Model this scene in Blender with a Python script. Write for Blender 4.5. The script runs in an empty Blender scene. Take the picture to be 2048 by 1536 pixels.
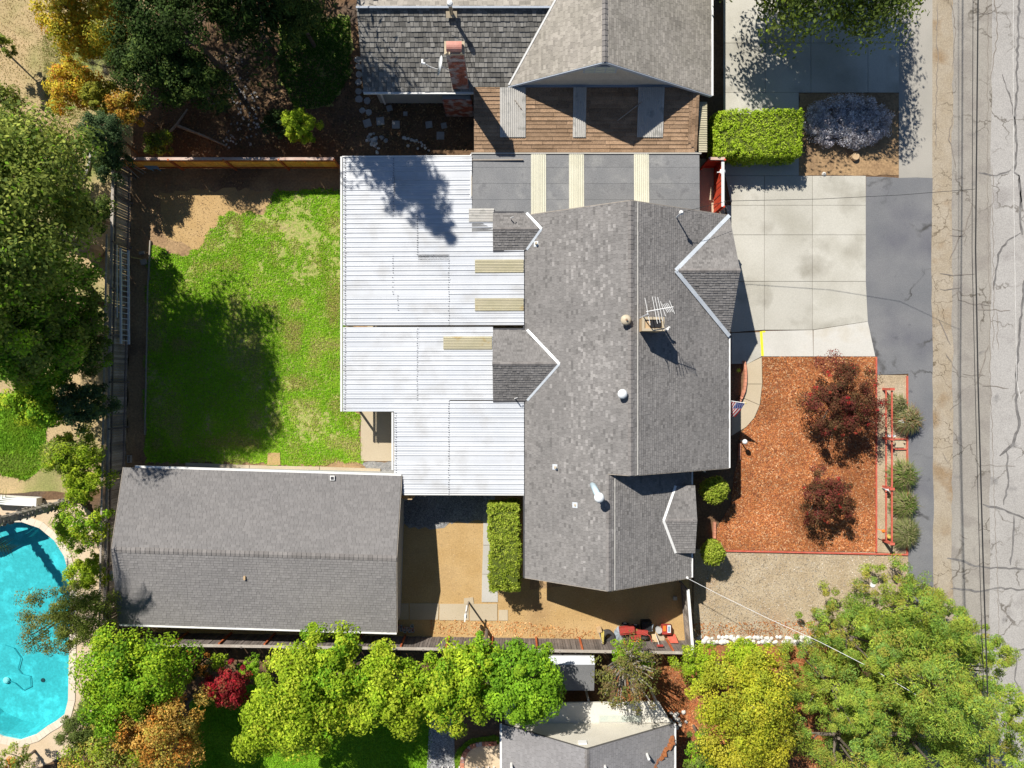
import bpy, math, random
import numpy as np
from mathutils import Vector, Matrix

random.seed(7)
RNG = np.random.default_rng(11)
sc = bpy.context.scene
COL = sc.collection

# ------------------------------------------------------------------ camera, sky, sun, exposure
H = 40.0                      # the drone hovers 40 m up and looks straight down
K = 0.721 / 1024.0
cam_d = bpy.data.cameras.new('camera'); cam = bpy.data.objects.new('camera', cam_d); COL.objects.link(cam)
cam.location = (0, 0, H); cam.rotation_euler = (0, 0, 0)
cam_d.sensor_width = 36.0; cam_d.lens = 18.0 / 0.721; cam_d.clip_end = 2000.0; cam_d.clip_start = 0.5
sc.camera = cam
SUN_EL = math.radians(46.6)
SUN_FROM = Vector((-0.575, 0.818, 0)).normalized()      # horizontal direction towards the sun
w = bpy.data.worlds.new('World'); sc.world = w; w.use_nodes = True
nt = w.node_tree; nt.nodes.clear()
sky = nt.nodes.new('ShaderNodeTexSky'); sky.sky_type = 'NISHITA'; sky.sun_disc = False
sky.sun_elevation = SUN_EL; sky.sun_rotation = math.atan2(SUN_FROM.x, SUN_FROM.y); sky.air_density = 1.0; sky.dust_density = 0.3; sky.ozone_density = 5.0
bg = nt.nodes.new('ShaderNodeBackground'); bg.inputs['Strength'].default_value = 0.055
wo = nt.nodes.new('ShaderNodeOutputWorld')
nt.links.new(sky.outputs[0], bg.inputs[0]); nt.links.new(bg.outputs[0], wo.inputs[0])
sl = bpy.data.lights.new('sun', 'SUN'); sl.energy = 5.0; sl.angle = math.radians(0.53); sl.color = (1.0, 0.955, 0.88)
so = bpy.data.objects.new('sun', sl); COL.objects.link(so)
sdir = Vector((SUN_FROM.x * math.cos(SUN_EL), SUN_FROM.y * math.cos(SUN_EL), math.sin(SUN_EL)))
so.rotation_euler = sdir.to_track_quat('Z', 'Y').to_euler(); so.location = (0, 0, 60)
vs = sc.view_settings; vs.view_transform = 'Standard'; vs.look = 'None'; vs.exposure = 0.38; vs.gamma = 1.0; vs.use_curve_mapping = False
sc.cycles.max_bounces = 6; sc.cycles.transparent_max_bounces = 8

# ------------------------------------------------------------------ helpers
def W(px, py, z=0.0):
    """a spot of the photograph at a known height -> its place in metres"""
    s = K * (H - z)
    return Vector(((px - 1024) * s, (768 - py) * s, z))

def prop(o, label=None, cat=None, group=None, kind=None):
    if label: o['label'] = label
    if cat: o['category'] = cat
    if group: o['group'] = group
    if kind: o['kind'] = kind
    return o

LOC = {}
def thing(name, label, cat, loc, group=None):
    o = bpy.data.objects.new(name, None); COL.objects.link(o); o.empty_display_size = 0.3
    loc = Vector(loc); o.location = loc; LOC[o.name] = loc
    return prop(o, label, cat, group)

def attach(o, parent):
    if parent is not None:
        o.parent = parent
        if parent.name in LOC: o.matrix_parent_inverse = Matrix.Translation(-LOC[parent.name])
    return o

def inst(name, me, M, parent):
    o = bpy.data.objects.new(name, me); COL.objects.link(o); attach(o, parent); o.matrix_basis = M
    return o

class MB:
    def __init__(s): s.v = []; s.f = []; s.t = []
    def face(s, pts, tone=.5):
        i = len(s.v); s.v += [tuple(p) for p in pts]; s.f.append(tuple(range(i, i + len(pts)))); s.t.append(tone)
    def hexa(s, b, t, tone=.5):
        i = len(s.v); s.v += [tuple(p) for p in b] + [tuple(p) for p in t]; n = len(b)
        s.f.append(tuple(range(i + n, i + 2 * n))); s.f.append(tuple(range(i + n - 1, i - 1, -1)))
        for k in range(n):
            s.f.append((i + k, i + (k + 1) % n, i + n + (k + 1) % n, i + n + k))
        s.t += [tone] * (n + 2)
        return s
    def box(s, c, d, rz=0, tone=.5, M=None):
        x, y, z = d[0] / 2, d[1] / 2, d[2] / 2
        R = M if M is not None else Matrix.Rotation(rz, 3, 'Z')
        c = Vector(c)
        b = [c + R @ Vector(p) for p in ((-x, -y, -z), (x, -y, -z), (x, y, -z), (-x, y, -z))]
        t = [c + R @ Vector(p) for p in ((-x, -y, z), (x, -y, z), (x, y, z), (-x, y, z))]
        return s.hexa(b, t, tone)
    def bar(s, a, b, wd, ht, up=Vector((0, 0, 1)), tone=.5):
        a = Vector(a); b = Vector(b); d = (b - a).normalized(); sd = d.cross(up)
        if sd.length < 1e-4: sd = d.cross(Vector((1, 0, 0)))
        sd.normalize(); u = sd.cross(d)
        f = lambda p: [p - sd * wd / 2 - u * ht / 2, p + sd * wd / 2 - u * ht / 2, p + sd * wd / 2 + u * ht / 2, p - sd * wd / 2 + u * ht / 2]
        return s.hexa(f(a), f(b), tone)
    def prism(s, poly, z0, z1, tone=.5):
        a = sum(poly[i][0] * poly[(i + 1) % len(poly)][1] - poly[(i + 1) % len(poly)][0] * poly[i][1] for i in range(len(poly)))
        if a < 0: poly = poly[::-1]
        return s.hexa([(p[0], p[1], z0) for p in poly], [(p[0], p[1], z1) for p in poly], tone)
    def drop(s, pts, th, tone=.5):
        """a sloping plate: polygon in space given a vertical thickness downwards"""
        n = pts; a = sum(n[i][0] * n[(i + 1) % len(n)][1] - n[(i + 1) % len(n)][0] * n[i][1] for i in range(len(n)))
        if a < 0: pts = pts[::-1]
        return s.hexa([(p[0], p[1], p[2] - th) for p in pts], [tuple(p) for p in pts], tone)
    def tube(s, pts, r, n=6, tone=.5):
        pts = [Vector(p) for p in pts]
        rs = r if isinstance(r, (list, tuple)) else [r] * len(pts)
        base = len(s.v)
        for k, p in enumerate(pts):
            d = (pts[min(k + 1, len(pts) - 1)] - pts[max(k - 1, 0)])
            d = d.normalized() if d.length > 1e-6 else Vector((0, 0, 1))
            a = d.orthogonal().normalized() if abs(d.z) > .9 else d.cross(Vector((0, 0, 1))).normalized()
            b = d.cross(a)
            for j in range(n):
                q = 2 * math.pi * j / n
                s.v.append(tuple(p + (a * math.cos(q) + b * math.sin(q)) * rs[k]))
        for k in range(len(pts) - 1):
            for j in range(n):
                s.f.append((base + k * n + j, base + k * n + (j + 1) % n, base + (k + 1) * n + (j + 1) % n, base + (k + 1) * n + j)); s.t.append(tone)
        s.f.append(tuple(base + j for j in range(n))[::-1]); s.f.append(tuple(base + (len(pts) - 1) * n + j for j in range(n))); s.t += [tone, tone]
        return s
    def lathe(s, c, prof, n=16, M=None, tone=.5):
        c = Vector(c); base = len(s.v); R = M if M is not None else Matrix.Identity(3)
        for (r, z) in prof:
            for j in range(n):
                q = 2 * math.pi * j / n
                s.v.append(tuple(c + R @ Vector((r * math.cos(q), r * math.sin(q), z))))
        for k in range(len(prof) - 1):
            for j in range(n):
                s.f.append((base + k * n + j, base + k * n + (j + 1) % n, base + (k + 1) * n + (j + 1) % n, base + (k + 1) * n + j)); s.t.append(tone)
        s.f.append(tuple(base + j for j in range(n))[::-1]); s.f.append(tuple(base + (len(prof) - 1) * n + j for j in range(n))); s.t += [tone, tone]
        return s
    def mesh(s, name, m, smooth=False, off=None):
        me = bpy.data.meshes.new(name)
        v = s.v if off is None else [(p[0] - off[0], p[1] - off[1], p[2] - off[2]) for p in s.v]
        me.from_pydata(v, [], s.f); me.materials.append(m)
        a = me.attributes.new('tone', 'FLOAT', 'FACE'); a.data.foreach_set('value', np.array(s.t, dtype=np.float32))
        if smooth: me.polygons.foreach_set('use_smooth', [True] * len(me.polygons))
        return me
    def build(s, name, m, parent=None, smooth=False, kind=None, label=None, cat=None, group=None):
        off = None
        if parent is None:
            a = np.array(s.v); off = ((a[:, 0].min() + a[:, 0].max()) / 2, (a[:, 1].min() + a[:, 1].max()) / 2, a[:, 2].min())
        o = bpy.data.objects.new(name, s.mesh(name, m, smooth, off)); COL.objects.link(o)
        if off is not None: o.location = off
        attach(o, parent)
        return prop(o, label, cat, group, kind)

def fastmesh(name, verts, n, m, col=None):
    """many separate n-gons at once; col is one colour per face"""
    me = bpy.data.meshes.new(name); verts = np.asarray(verts, dtype=np.float32).reshape(-1, 3); nv = len(verts); nf = nv // n
    me.vertices.add(nv); me.vertices.foreach_set('co', verts.ravel())
    me.loops.add(nv); me.loops.foreach_set('vertex_index', np.arange(nv, dtype=np.int32))
    me.polygons.add(nf); me.polygons.foreach_set('loop_start', np.arange(0, nv, n, dtype=np.int32))
    me.update(calc_edges=True)
    if col is not None:
        a = me.attributes.new('col', 'FLOAT_COLOR', 'FACE')
        c = np.ones((nf, 4), dtype=np.float32); c[:, :3] = np.clip(col, 0.002, 1); a.data.foreach_set('color', c.ravel())
    me.materials.append(m)
    return me

def put(name, me, parent=None, off=None, **kw):
    o = bpy.data.objects.new(name, me); COL.objects.link(o); attach(o, parent)
    if off is not None: o.location = off
    return prop(o, **kw)

# ------------------------------------------------------------------ materials
def mat(name, c1, c2=None, scale=1.5, rough=.85, bump=0., bscale=40., tone=0., rand=0., attr=False, metal=0., spec=.25, grain=.12,
        gscale=25., c3=None, s3=.25, t3=(.52, .62), translucent=0., c4=None, s4=1.1, t4=(.62, .72), cracks=0.):
    m = bpy.data.materials.new(name); m.use_nodes = True; t = m.node_tree; N = t.nodes; L = t.links; N.clear()
    out = N.new('ShaderNodeOutputMaterial'); p = N.new('ShaderNodeBsdfPrincipled')
    p.inputs['Roughness'].default_value = rough; p.inputs['Metallic'].default_value = metal; p.inputs['Specular IOR Level'].default_value = spec
    geo = N.new('ShaderNodeNewGeometry')
    def noise(s, d=5.0):
        n = N.new('ShaderNodeTexNoise'); n.inputs['Scale'].default_value = s; n.inputs['Detail'].default_value = d; L.new(geo.outputs['Position'], n.inputs['Vector']); return n.outputs['Fac']
    def mix(fac, a, b, bt='MIX'):
        x = N.new('ShaderNodeMix'); x.data_type = 'RGBA'; x.blend_type = bt
        for s, v in ((x.inputs[0], fac), (x.inputs[6], a), (x.inputs[7], b)):
            if hasattr(v, 'links'): L.new(v, s)
            elif isinstance(v, (tuple, list)): s.default_value = (v[0], v[1], v[2], 1)
            else: s.default_value = v
        return x.outputs[2]
    def ramp(f, lo, hi):
        r = N.new('ShaderNodeMapRange'); r.inputs[1].default_value = lo; r.inputs[2].default_value = hi; L.new(f, r.inputs[0]); return r.outputs[0]
    if attr:
        a = N.new('ShaderNodeAttribute'); a.attribute_name = 'col'; c = a.outputs['Color']
    else:
        c = mix(ramp(noise(scale), .35, .65), c1, c2 or c1)
    if c3: c = mix(ramp(noise(s3), *t3), c, c3)
    if c4: c = mix(ramp(noise(s4, 8.0), *t4), c, c4)
    if cracks:
        dn = N.new('ShaderNodeTexNoise'); dn.inputs['Scale'].default_value = 1.6; dn.inputs['Detail'].default_value = 6; L.new(geo.outputs['Position'], dn.inputs['Vector'])
        ad = N.new('ShaderNodeVectorMath'); ad.operation = 'MULTIPLY_ADD'; L.new(dn.outputs['Color'], ad.inputs[0]); ad.inputs[1].default_value = (1.3, 1.3, 0); L.new(geo.outputs['Position'], ad.inputs[2])
        vo = N.new('ShaderNodeTexVoronoi'); vo.feature = 'DISTANCE_TO_EDGE'; vo.inputs['Scale'].default_value = cracks; L.new(ad.outputs[0], vo.inputs['Vector'])
        f1 = ramp(vo.outputs['Distance'], .022, .004); f2 = ramp(noise(.35), .45, .6); mm = N.new('ShaderNodeMath'); mm.operation = 'MULTIPLY'; L.new(f1, mm.inputs[0]); L.new(f2, mm.inputs[1])
        c = mix(mm.outputs[0], c, (c1[0] * .45, c1[1] * .43, c1[2] * .4))
    if grain: 
        g = N.new('ShaderNodeMapRange'); L.new(noise(gscale, 3.0), g.inputs[0]); g.inputs[1].default_value = .3; g.inputs[2].default_value = .7; g.inputs[3].default_value = 1 - grain; g.inputs[4].default_value = 1 + grain
        c = mix(1.0, c, g.outputs[0], 'MULTIPLY')
    def scaled(src, amt):
        g = N.new('ShaderNodeMapRange'); g.clamp = False; L.new(src, g.inputs[0]); g.inputs[3].default_value = 1 - amt; g.inputs[4].default_value = 1 + amt; return g.outputs[0]
    if tone:
        a = N.new('ShaderNodeAttribute'); a.attribute_name = 'tone'; c = mix(1.0, c, scaled(a.outputs['Fac'], tone), 'MULTIPLY')
    if rand:
        a = N.new('ShaderNodeObjectInfo'); c = mix(1.0, c, scaled(a.outputs['Random'], rand), 'MULTIPLY')
    L.new(c, p.inputs['Base Color'])
    if bump:
        b = N.new('ShaderNodeBump'); b.inputs['Strength'].default_value = bump; b.inputs['Distance'].default_value = .03; L.new(noise(bscale), b.inputs['Height']); L.new(b.outputs[0], p.inputs['Normal'])
    if translucent:
        tr = N.new('ShaderNodeBsdfTranslucent'); L.new(c, tr.inputs['Color']); ms = N.new('ShaderNodeMixShader'); ms.inputs[0].default_value = translucent
        L.new(p.outputs[0], ms.inputs[1]); L.new(tr.outputs[0], ms.inputs[2]); L.new(ms.outputs[0], out.inputs[0])
    else: L.new(p.outputs[0], out.inputs[0])
    return m

M = {}
M['soil_dark'] = mat('soil_dark', (.13, .075, .04), (.20, .12, .065), .7, bump=.5, grain=.3, gscale=9, c3=(.10, .07, .05), s3=.35)
M['soil_tan'] = mat('soil_tan', (.44, .285, .12), (.50, .34, .16), .6, bump=.4, grain=.14, gscale=14, c3=(.36, .23, .105), s3=.3, t3=(.55, .7))
M['soil_yard'] = mat('soil_yard', (.30, .19, .10), (.38, .25, .13), .8, bump=.5, grain=.25, gscale=8, c3=(.17, .11, .065), s3=.28, t3=(.5, .64))
M['dry_grass'] = mat('dry_grass', (.48, .35, .19), (.42, .32, .16), .5, bump=.4, grain=.22, gscale=12, c3=(.20, .23, .06), s3=.18, t3=(.5, .66))
M['turf'] = mat('turf', (.24, .33, .05), (.38, .34, .13), 7.0, bump=.4, grain=.3, gscale=14, c3=(.44, .33, .17), s3=.5, t3=(.6, .7))
M['turf_rich'] = mat('turf_rich', (.15, .33, .015), (.2, .38, .02), 1.0, bump=.4, grain=.25, gscale=14)
M['orange_dirt'] = mat('orange_dirt', (.36, .13, .045), (.28, .12, .06), .9, bump=.4, grain=.3, gscale=10)
M['gravel_lot'] = mat('gravel_lot', (.40, .31, .20), (.46, .375, .26), 1.0, bump=.6, bscale=60, grain=.3, gscale=22, c3=(.36, .22, .12), s3=.22, t3=(.56, .76))
M['gravel_grey'] = mat('gravel_grey', (.24, .24, .24), (.34, .33, .31), 6, bump=.8, bscale=60, grain=.35, gscale=22)
M['shoulder'] = mat('shoulder', (.34, .28, .20), (.38, .325, .25), .8, bump=.4, grain=.18, gscale=16, c3=(.28, .20, .12), s3=.45, t3=(.54, .66), cracks=.9)
M['concrete'] = mat('concrete', (.45, .43, .37), (.51, .49, .43), .35, bump=.1, grain=.07, gscale=14, rand=.05, c3=(.37, .35, .29), s3=.3, t3=(.5, .72), c4=(.31, .29, .24), s4=.5, t4=(.54, .74))
M['concrete_pale'] = mat('concrete_pale', (.52, .50, .45), (.59, .57, .52), .5, bump=.1, grain=.06, gscale=14, c3=(.50, .46, .38), s3=.5, t3=(.55, .72))
M['concrete_tan'] = mat('concrete_tan', (.46, .38, .26), (.50, .42, .30), .5, bump=.1, grain=.08, rand=.05)
M['concrete_grey'] = mat('concrete_grey', (.42, .40, .35), (.48, .46, .42), .5, bump=.1, grain=.08, rand=.05)
M['apron'] = mat('apron', (.16, .163, .17), (.195, .195, .198), .5, bump=.25, bscale=70, grain=.2, gscale=30, c3=(.135, .135, .15), s3=.3, t3=(.5, .68), c4=(.10, .10, .11), s4=1.4, t4=(.66, .75), cracks=.22)
M['apron_old'] = mat('apron_old', (.33, .31, .27), (.38, .355, .31), .5, bump=.25, bscale=70, grain=.12, gscale=30)
M['road'] = mat('road', (.29, .265, .23), (.335, .31, .27), .3, bump=.3, bscale=70, grain=.16, gscale=20, c3=(.27, .245, .215), s3=.8, t3=(.5, .62), c4=(.20, .185, .17), s4=.9, t4=(.64, .74), cracks=.45)
M['road_pale'] = mat('road_pale', (.355, .335, .31), (.40, .38, .355), .3, bump=.3, bscale=70, grain=.2, gscale=20, c3=(.32, .30, .28), s3=.6, t3=(.55, .68), c4=(.22, .21, .2), s4=.8, t4=(.64, .74), cracks=.4)
M['tar'] = mat('tar', (.13, .122, .115), (.21, .20, .19), 3, rough=.7, grain=.2)
M['crack_and_streak'] = mat('crack_and_streak', (.19, .165, .14), (.25, .22, .19), 3, rough=.9)
M['paint_line'] = mat('paint_line', (.62, .61, .58), (.5, .48, .45), 4, grain=.2)
M['yellow_paint'] = mat('yellow_paint', (.85, .78, .03), (.7, .62, .05), 5)
M['shingle_main'] = mat('shingle_main', (.20, .19, .182), (.225, .213, .203), .5, rough=.95, tone=.27, grain=.2, gscale=35, spec=.1)
M['shingle_garage'] = mat('shingle_garage', (.215, .205, .199), (.235, .223, .215), .4, rough=.95, tone=.10, grain=.12, gscale=35, spec=.1)
M['shingle_north'] = mat('shingle_north', (.195, .186, .168), (.23, .22, .20), .8, rough=.95, tone=.38, grain=.2, gscale=30, spec=.1)
M['shingle_north_single'] = mat('shingle_north_single', (.195, .186, .168), (.23, .22, .20), .8, rough=.95, rand=.38, grain=.2, gscale=30, spec=.1)
M['shingle_wing'] = mat('shingle_wing', (.30, .275, .235), (.34, .31, .27), .8, rough=.95, tone=.27, grain=.15, gscale=30, spec=.1)
M['shake'] = mat('shake', (.27, .175, .105), (.34, .225, .14), 2, rough=.95, tone=.2, grain=.3, gscale=20)
M['shake_single'] = mat('shake_single', (.27, .175, .105), (.34, .225, .14), 2, rough=.95, rand=.22, grain=.3, gscale=20)
M['shingle_south'] = mat('shingle_south', (.25, .24, .24), (.28, .27, .27), .6, rough=.95, tone=.2, grain=.12, gscale=35, spec=.1)
M['deck'] = mat('deck', (.10, .095, .09), None, rough=.95)
M['cap'] = mat('cap', (.19, .175, .165), (.22, .205, .195), 1, rough=.95, rand=.15)
M['roll_roof'] = mat('roll_roof', (.185, .187, .19), (.215, .215, .215), .8, rough=.9, tone=.05, grain=.2, gscale=24, rand=.06, c3=(.27, .268, .26), s3=.9, t3=(.56, .72), c4=(.14, .14, .145), s4=1.6, t4=(.6, .75))
M['white_metal'] = mat('white_metal', (.53, .55, .58), (.60, .615, .635), .5, rough=.45, spec=.4, tone=.06, grain=.05, c3=(.49, .495, .50), s3=.9, t3=(.5, .7))
M['white_paint'] = mat('white_paint', (.78, .77, .74), None, rough=.5, grain=.05)
M['flashing'] = mat('flashing', (.58, .62, .66), (.68, .72, .75), 3, rough=.45, metal=.15, grain=.08)
M['steel_dark'] = mat('steel_dark', (.06, .06, .065), None, rough=.5)
M['cream_panel'] = mat('cream_panel', (.66, .635, .50), (.71, .685, .55), 1, rough=.5, tone=.08, translucent=.15)
M['ochre_panel'] = mat('ochre_panel', (.50, .46, .31), (.56, .51, .36), 1.4, rough=.5, tone=.12, translucent=.15, c3=(.45, .33, .13), s3=1.3, t3=(.6, .7))
M['grey_panel'] = mat('grey_panel', (.46, .44, .40), (.52, .50, .46), 2, rough=.6, c3=(.33, .32, .29), s3=2, t3=(.55, .7))
M['stucco'] = mat('stucco', (.52, .46, .38), (.56, .50, .42), 2, bump=.2)
M['stucco_grey'] = mat('stucco_grey', (.42, .42, .41), None, bump=.2)
M['stucco_cream'] = mat('stucco_cream', (.60, .56, .47), (.64, .60, .51), 1, bump=.15)
M['siding'] = mat('siding', (.48, .43, .36), (.52, .47, .40), 2, rough=.8, tone=.06)
M['glass'] = mat('glass', (.06, .08, .10), None, rough=.08, spec=.6, grain=0)
M['pane_pale'] = mat('pane_pale', (.48, .53, .48), (.56, .58, .5), 3, rough=.15, spec=.5)
M['blue_trim'] = mat('blue_trim', (.36, .40, .46), None, rough=.6)
M['brick'] = mat('brick', (.26, .075, .05), (.33, .12, .08), 4, rough=.9, rand=.35, c3=(.40, .34, .33), s3=2.2, t3=(.46, .6))
M['brick_path'] = mat('brick_path', (.50, .20, .12), (.58, .27, .17), 5, rough=.9, rand=.15)
M['mortar'] = mat('mortar', (.30, .27, .24), None)
M['clay'] = mat('clay', (.50, .22, .17), (.56, .28, .22), 3, rough=.6)
M['fence_grey'] = mat('fence_grey', (.30, .255, .21), (.38, .34, .295), 2, rough=.9, rand=.35, grain=.25, gscale=20)
M['fence_dark'] = mat('fence_dark', (.15, .125, .11), (.20, .17, .15), 2, rough=.9, rand=.25, grain=.25, gscale=20)
M['fence_cap'] = mat('fence_cap', (.36, .31, .26), (.43, .39, .34), 2, rough=.9, grain=.2)
M['cedar'] = mat('cedar', (.95, .38, .06), (.98, .48, .11), 2.5, rough=.8, rand=.12, grain=.2, gscale=18)
M['cedar_cap'] = mat('cedar_cap', (.50, .33, .26), (.62, .48, .40), 2, rough=.85)
M['redwood'] = mat('redwood', (.42, .10, .035), (.5, .15, .06), 3, rough=.85, grain=.2)
M['red_paint'] = mat('red_paint', (.55, .06, .025), (.62, .085, .04), 3, rough=.6, rand=.1)
M['red_rail'] = mat('red_rail', (.50, .095, .06), (.58, .15, .10), 3, rough=.8, grain=.15)
M['alu'] = mat('alu', (.72, .75, .80), None, rough=.5, metal=.1, grain=.05)
M['wood_pale'] = mat('wood_pale', (.48, .33, .18), (.55, .40, .24), 4, rough=.8)
M['wood_grey'] = mat('wood_grey', (.30, .26, .22), (.36, .32, .27), 4, rough=.85)
M['bark'] = mat('bark', (.12, .095, .07), (.19, .16, .13), 5, rough=.95, bump=.6, bscale=20)
M['bark_pale'] = mat('bark_pale', (.26, .23, .19), (.36, .33, .28), 5, rough=.95, bump=.5, bscale=20)
M['leaf'] = mat('leaf', (.1, .2, .03), attr=True, rough=.65, spec=.12, grain=0, translucent=.34)
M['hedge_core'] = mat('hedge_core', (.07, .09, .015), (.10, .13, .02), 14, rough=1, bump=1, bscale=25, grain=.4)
M['chip'] = mat('chip', (.5, .2, .05), attr=True, rough=.8, grain=0)
M['plaster'] = mat('plaster', (.12, .44, .46), (.15, .50, .52), .35, rough=.7, grain=.13, gscale=9, c3=(.18, .62, .65), s3=1.6, t3=(.5, .66))  # pale mottle in the colour stands in for rippled light on the floor
M['tile_blue'] = mat('tile_blue', (.03, .16, .30), (.06, .26, .42), 9, rough=.3, grain=.2)
M['hose'] = mat('hose', (.05, .33, .37), None, rough=.6)
M['coping'] = mat('coping', (.66, .57, .44), (.70, .62, .50), 1, rand=.05, grain=.08)
M['pool_deck'] = mat('pool_deck', (.56, .43, .28), (.62, .49, .34), .8, bump=.2, grain=.12)
M['rock_white'] = mat('rock_white', (.62, .58, .52), (.72, .69, .64), 4, rand=.1, bump=.4)
M['stone'] = mat('stone', (.34, .34, .33), (.42, .42, .41), 3, rand=.12, bump=.3)
M['rubber'] = mat('rubber', (.045, .043, .042), (.06, .057, .055), 6, rough=.8)
M['black'] = mat('black', (.02, .02, .022), None, rough=.6)
M['red_gloss'] = mat('red_gloss', (.42, .045, .035), (.36, .06, .045), 8, rough=.55, spec=.4, grain=.2)
M['orange'] = mat('orange', (.75, .20, .03), None, rough=.5)
M['tarp'] = mat('tarp', (.26, .31, .35), (.34, .38, .42), 4, rough=.6)
M['yellow'] = mat('yellow', (.65, .55, .16), None, rough=.7)
M['lime'] = mat('lime', (.55, .72, .05), None, rough=.6)
M['blue_tarp'] = mat('blue_tarp', (.22, .33, .46), None, rough=.6)
M['flag'] = mat('flag', (.5, .5, .5), attr=True, rough=.8, grain=0, translucent=.15)
M['lens_white'] = mat('lens_white', (.80, .82, .82), None, rough=.25, spec=.5, grain=0)
M['pipe_blue'] = mat('pipe_blue', (.48, .60, .66), None, rough=.4, grain=.05)
M['vent_tan'] = mat('vent_tan', (.55, .48, .36), (.50, .42, .30), 6, rough=.6)
M['rust'] = mat('rust', (.33, .19, .10), (.25, .19, .15), 5, rough=.9)
M['membrane'] = mat('membrane', (.62, .59, .51), (.67, .64, .57), .8, rough=.7, grain=.06)
M['wire'] = mat('wire', (.03, .03, .03), None, rough=.6, grain=0)
M['wire_white'] = mat('wire_white', (.75, .75, .75), None, rough=.5, grain=0)
def water_mat():
    m = bpy.data.materials.new('water'); m.use_nodes = True; N = m.node_tree.nodes; L = m.node_tree.links; N.clear()
    o = N.new('ShaderNodeOutputMaterial'); t = N.new('ShaderNodeBsdfTransparent'); t.inputs[0].default_value = (.55, .95, .97, 1)
    g = N.new('ShaderNodeBsdfGlossy'); g.inputs['Roughness'].default_value = .05
    f = N.new('ShaderNodeFresnel'); f.inputs[0].default_value = 1.33; ms = N.new('ShaderNodeMixShader')
    n = N.new('ShaderNodeTexNoise'); n.inputs['Scale'].default_value = 3.5; n.inputs['Detail'].default_value = 3
    ge = N.new('ShaderNodeNewGeometry'); L.new(ge.outputs['Position'], n.inputs['Vector'])
    b = N.new('ShaderNodeBump'); b.inputs['Strength'].default_value = .35; b.inputs['Distance'].default_value = .05; L.new(n.outputs[0], b.inputs['Height'])
    L.new(b.outputs[0], g.inputs['Normal']); L.new(b.outputs[0], f.inputs['Normal'])
    L.new(f.outputs[0], ms.inputs[0]); L.new(t.outputs[0], ms.inputs[1]); L.new(g.outputs[0], ms.inputs[2]); L.new(ms.outputs[0], o.inputs[0])
    return m
M['water'] = water_mat()

# value noise for scattering
_G = RNG.random((64, 64))
def vnoise(x, y, s):
    x = np.asarray(x) * s; y = np.asarray(y) * s; xi = np.floor(x).astype(int); yi = np.floor(y).astype(int); fx = x - xi; fy = y - yi
    fx = fx * fx * (3 - 2 * fx); fy = fy * fy * (3 - 2 * fy); g = lambda a, b: _G[a % 64, b % 64]
    return (g(xi, yi) * (1 - fx) + g(xi + 1, yi) * fx) * (1 - fy) + (g(xi, yi + 1) * (1 - fx) + g(xi + 1, yi + 1) * fx) * fy

def inside(px, py, poly):
    c = np.zeros(len(px), bool); n = len(poly)
    for i in range(n):
        x1, y1 = poly[i]; x2, y2 = poly[(i + 1) % n]
        if y1 == y2: continue
        k = ((y1 > py) != (y2 > py)) & (px < (x2 - x1) * (py - y1) / (y2 - y1) + x1); c ^= k
    return c

def rough_edge(pts, step=14, amp=4, seed=1):
    r = random.Random(seed); out = []
    for i in range(len(pts)):
        a = pts[i]; b = pts[(i + 1) % len(pts)]; d = math.hypot(b[0] - a[0], b[1] - a[1]); n = max(1, int(d / step))
        for k in range(n):
            t = k / n; out.append((a[0] + (b[0] - a[0]) * t + r.uniform(-amp, amp), a[1] + (b[1] - a[1]) * t + r.uniform(-amp, amp)))
    return out

def xy(pts, z=0): return [tuple(W(x, y, z)[:2]) for x, y in pts]
def sheet(name, pts, z, m, kind='structure', parent=None, **kw):
    b = MB(); b.face([(*p, z) for p in xy(pts)]); 
    if b and sum((pts[i][0] * pts[(i + 1) % len(pts)][1] - pts[(i + 1) % len(pts)][0] * pts[i][1]) for i in range(len(pts))) > 0:
        b.f[0] = b.f[0][::-1]
    return b.build(name, M[m], parent, kind=None if parent else kind, **kw)

# ------------------------------------------------------------------ ground and surfaces
POOL = [(-70, 1085), (-30, 1055), (10, 1043), (45, 1043), (80, 1055), (110, 1080), (130, 1112), (140, 1150), (142, 1200), (140, 1300), (138, 1400), (131, 1428),
        (112, 1443), (95, 1453), (72, 1470), (40, 1481), (5, 1474), (-35, 1455), (-80, 1410), (-115, 1340), (-125, 1250), (-112, 1160)]
def grow(pts, d):
    cx = sum(p[0] for p in pts) / len(pts); cy = sum(p[1] for p in pts) / len(pts); out = []
    n = len(pts)
    for i in range(n):
        a, b = pts[i - 1], pts[(i + 1) % n]; tx, ty = b[0] - a[0], b[1] - a[1]; l = math.hypot(tx, ty); out.append((pts[i][0] + ty / l * d, pts[i][1] - tx / l * d))
    return out
def keyhole(outer, hole):
    """outer ring with a hole, as one ring with a seam from the first hole point"""
    k = min(range(len(outer)), key=lambda i: (outer[i][0] - hole[0][0]) ** 2 + (outer[i][1] - hole[0][1]) ** 2)
    o = outer[k:] + outer[:k + 1]; h = hole + [hole[0]]
    so_ = sum(o[i][0] * o[i + 1][1] - o[i + 1][0] * o[i][1] for i in range(len(o) - 1)); sh = sum(h[i][0] * h[i + 1][1] - h[i + 1][0] * h[i][1] for i in range(len(h) - 1))
    if so_ * sh > 0: h = h[::-1]
    return o + h
RING = grow(POOL, 14)
sheet('ground', keyhole([(-7000, -7000), (9000, -7000), (9000, 8500), (-7000, 8500)], grow(POOL, 4)), 0, 'soil_dark')
sheet('dry_field', rough_edge([(-900, -900), (330, -900), (330, -60), (300, 60), (262, 300), (262, 330), (256, 700), (252, 970), (130, 985), (-900, 985)], 20, 3), .006, 'dry_grass')
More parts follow.
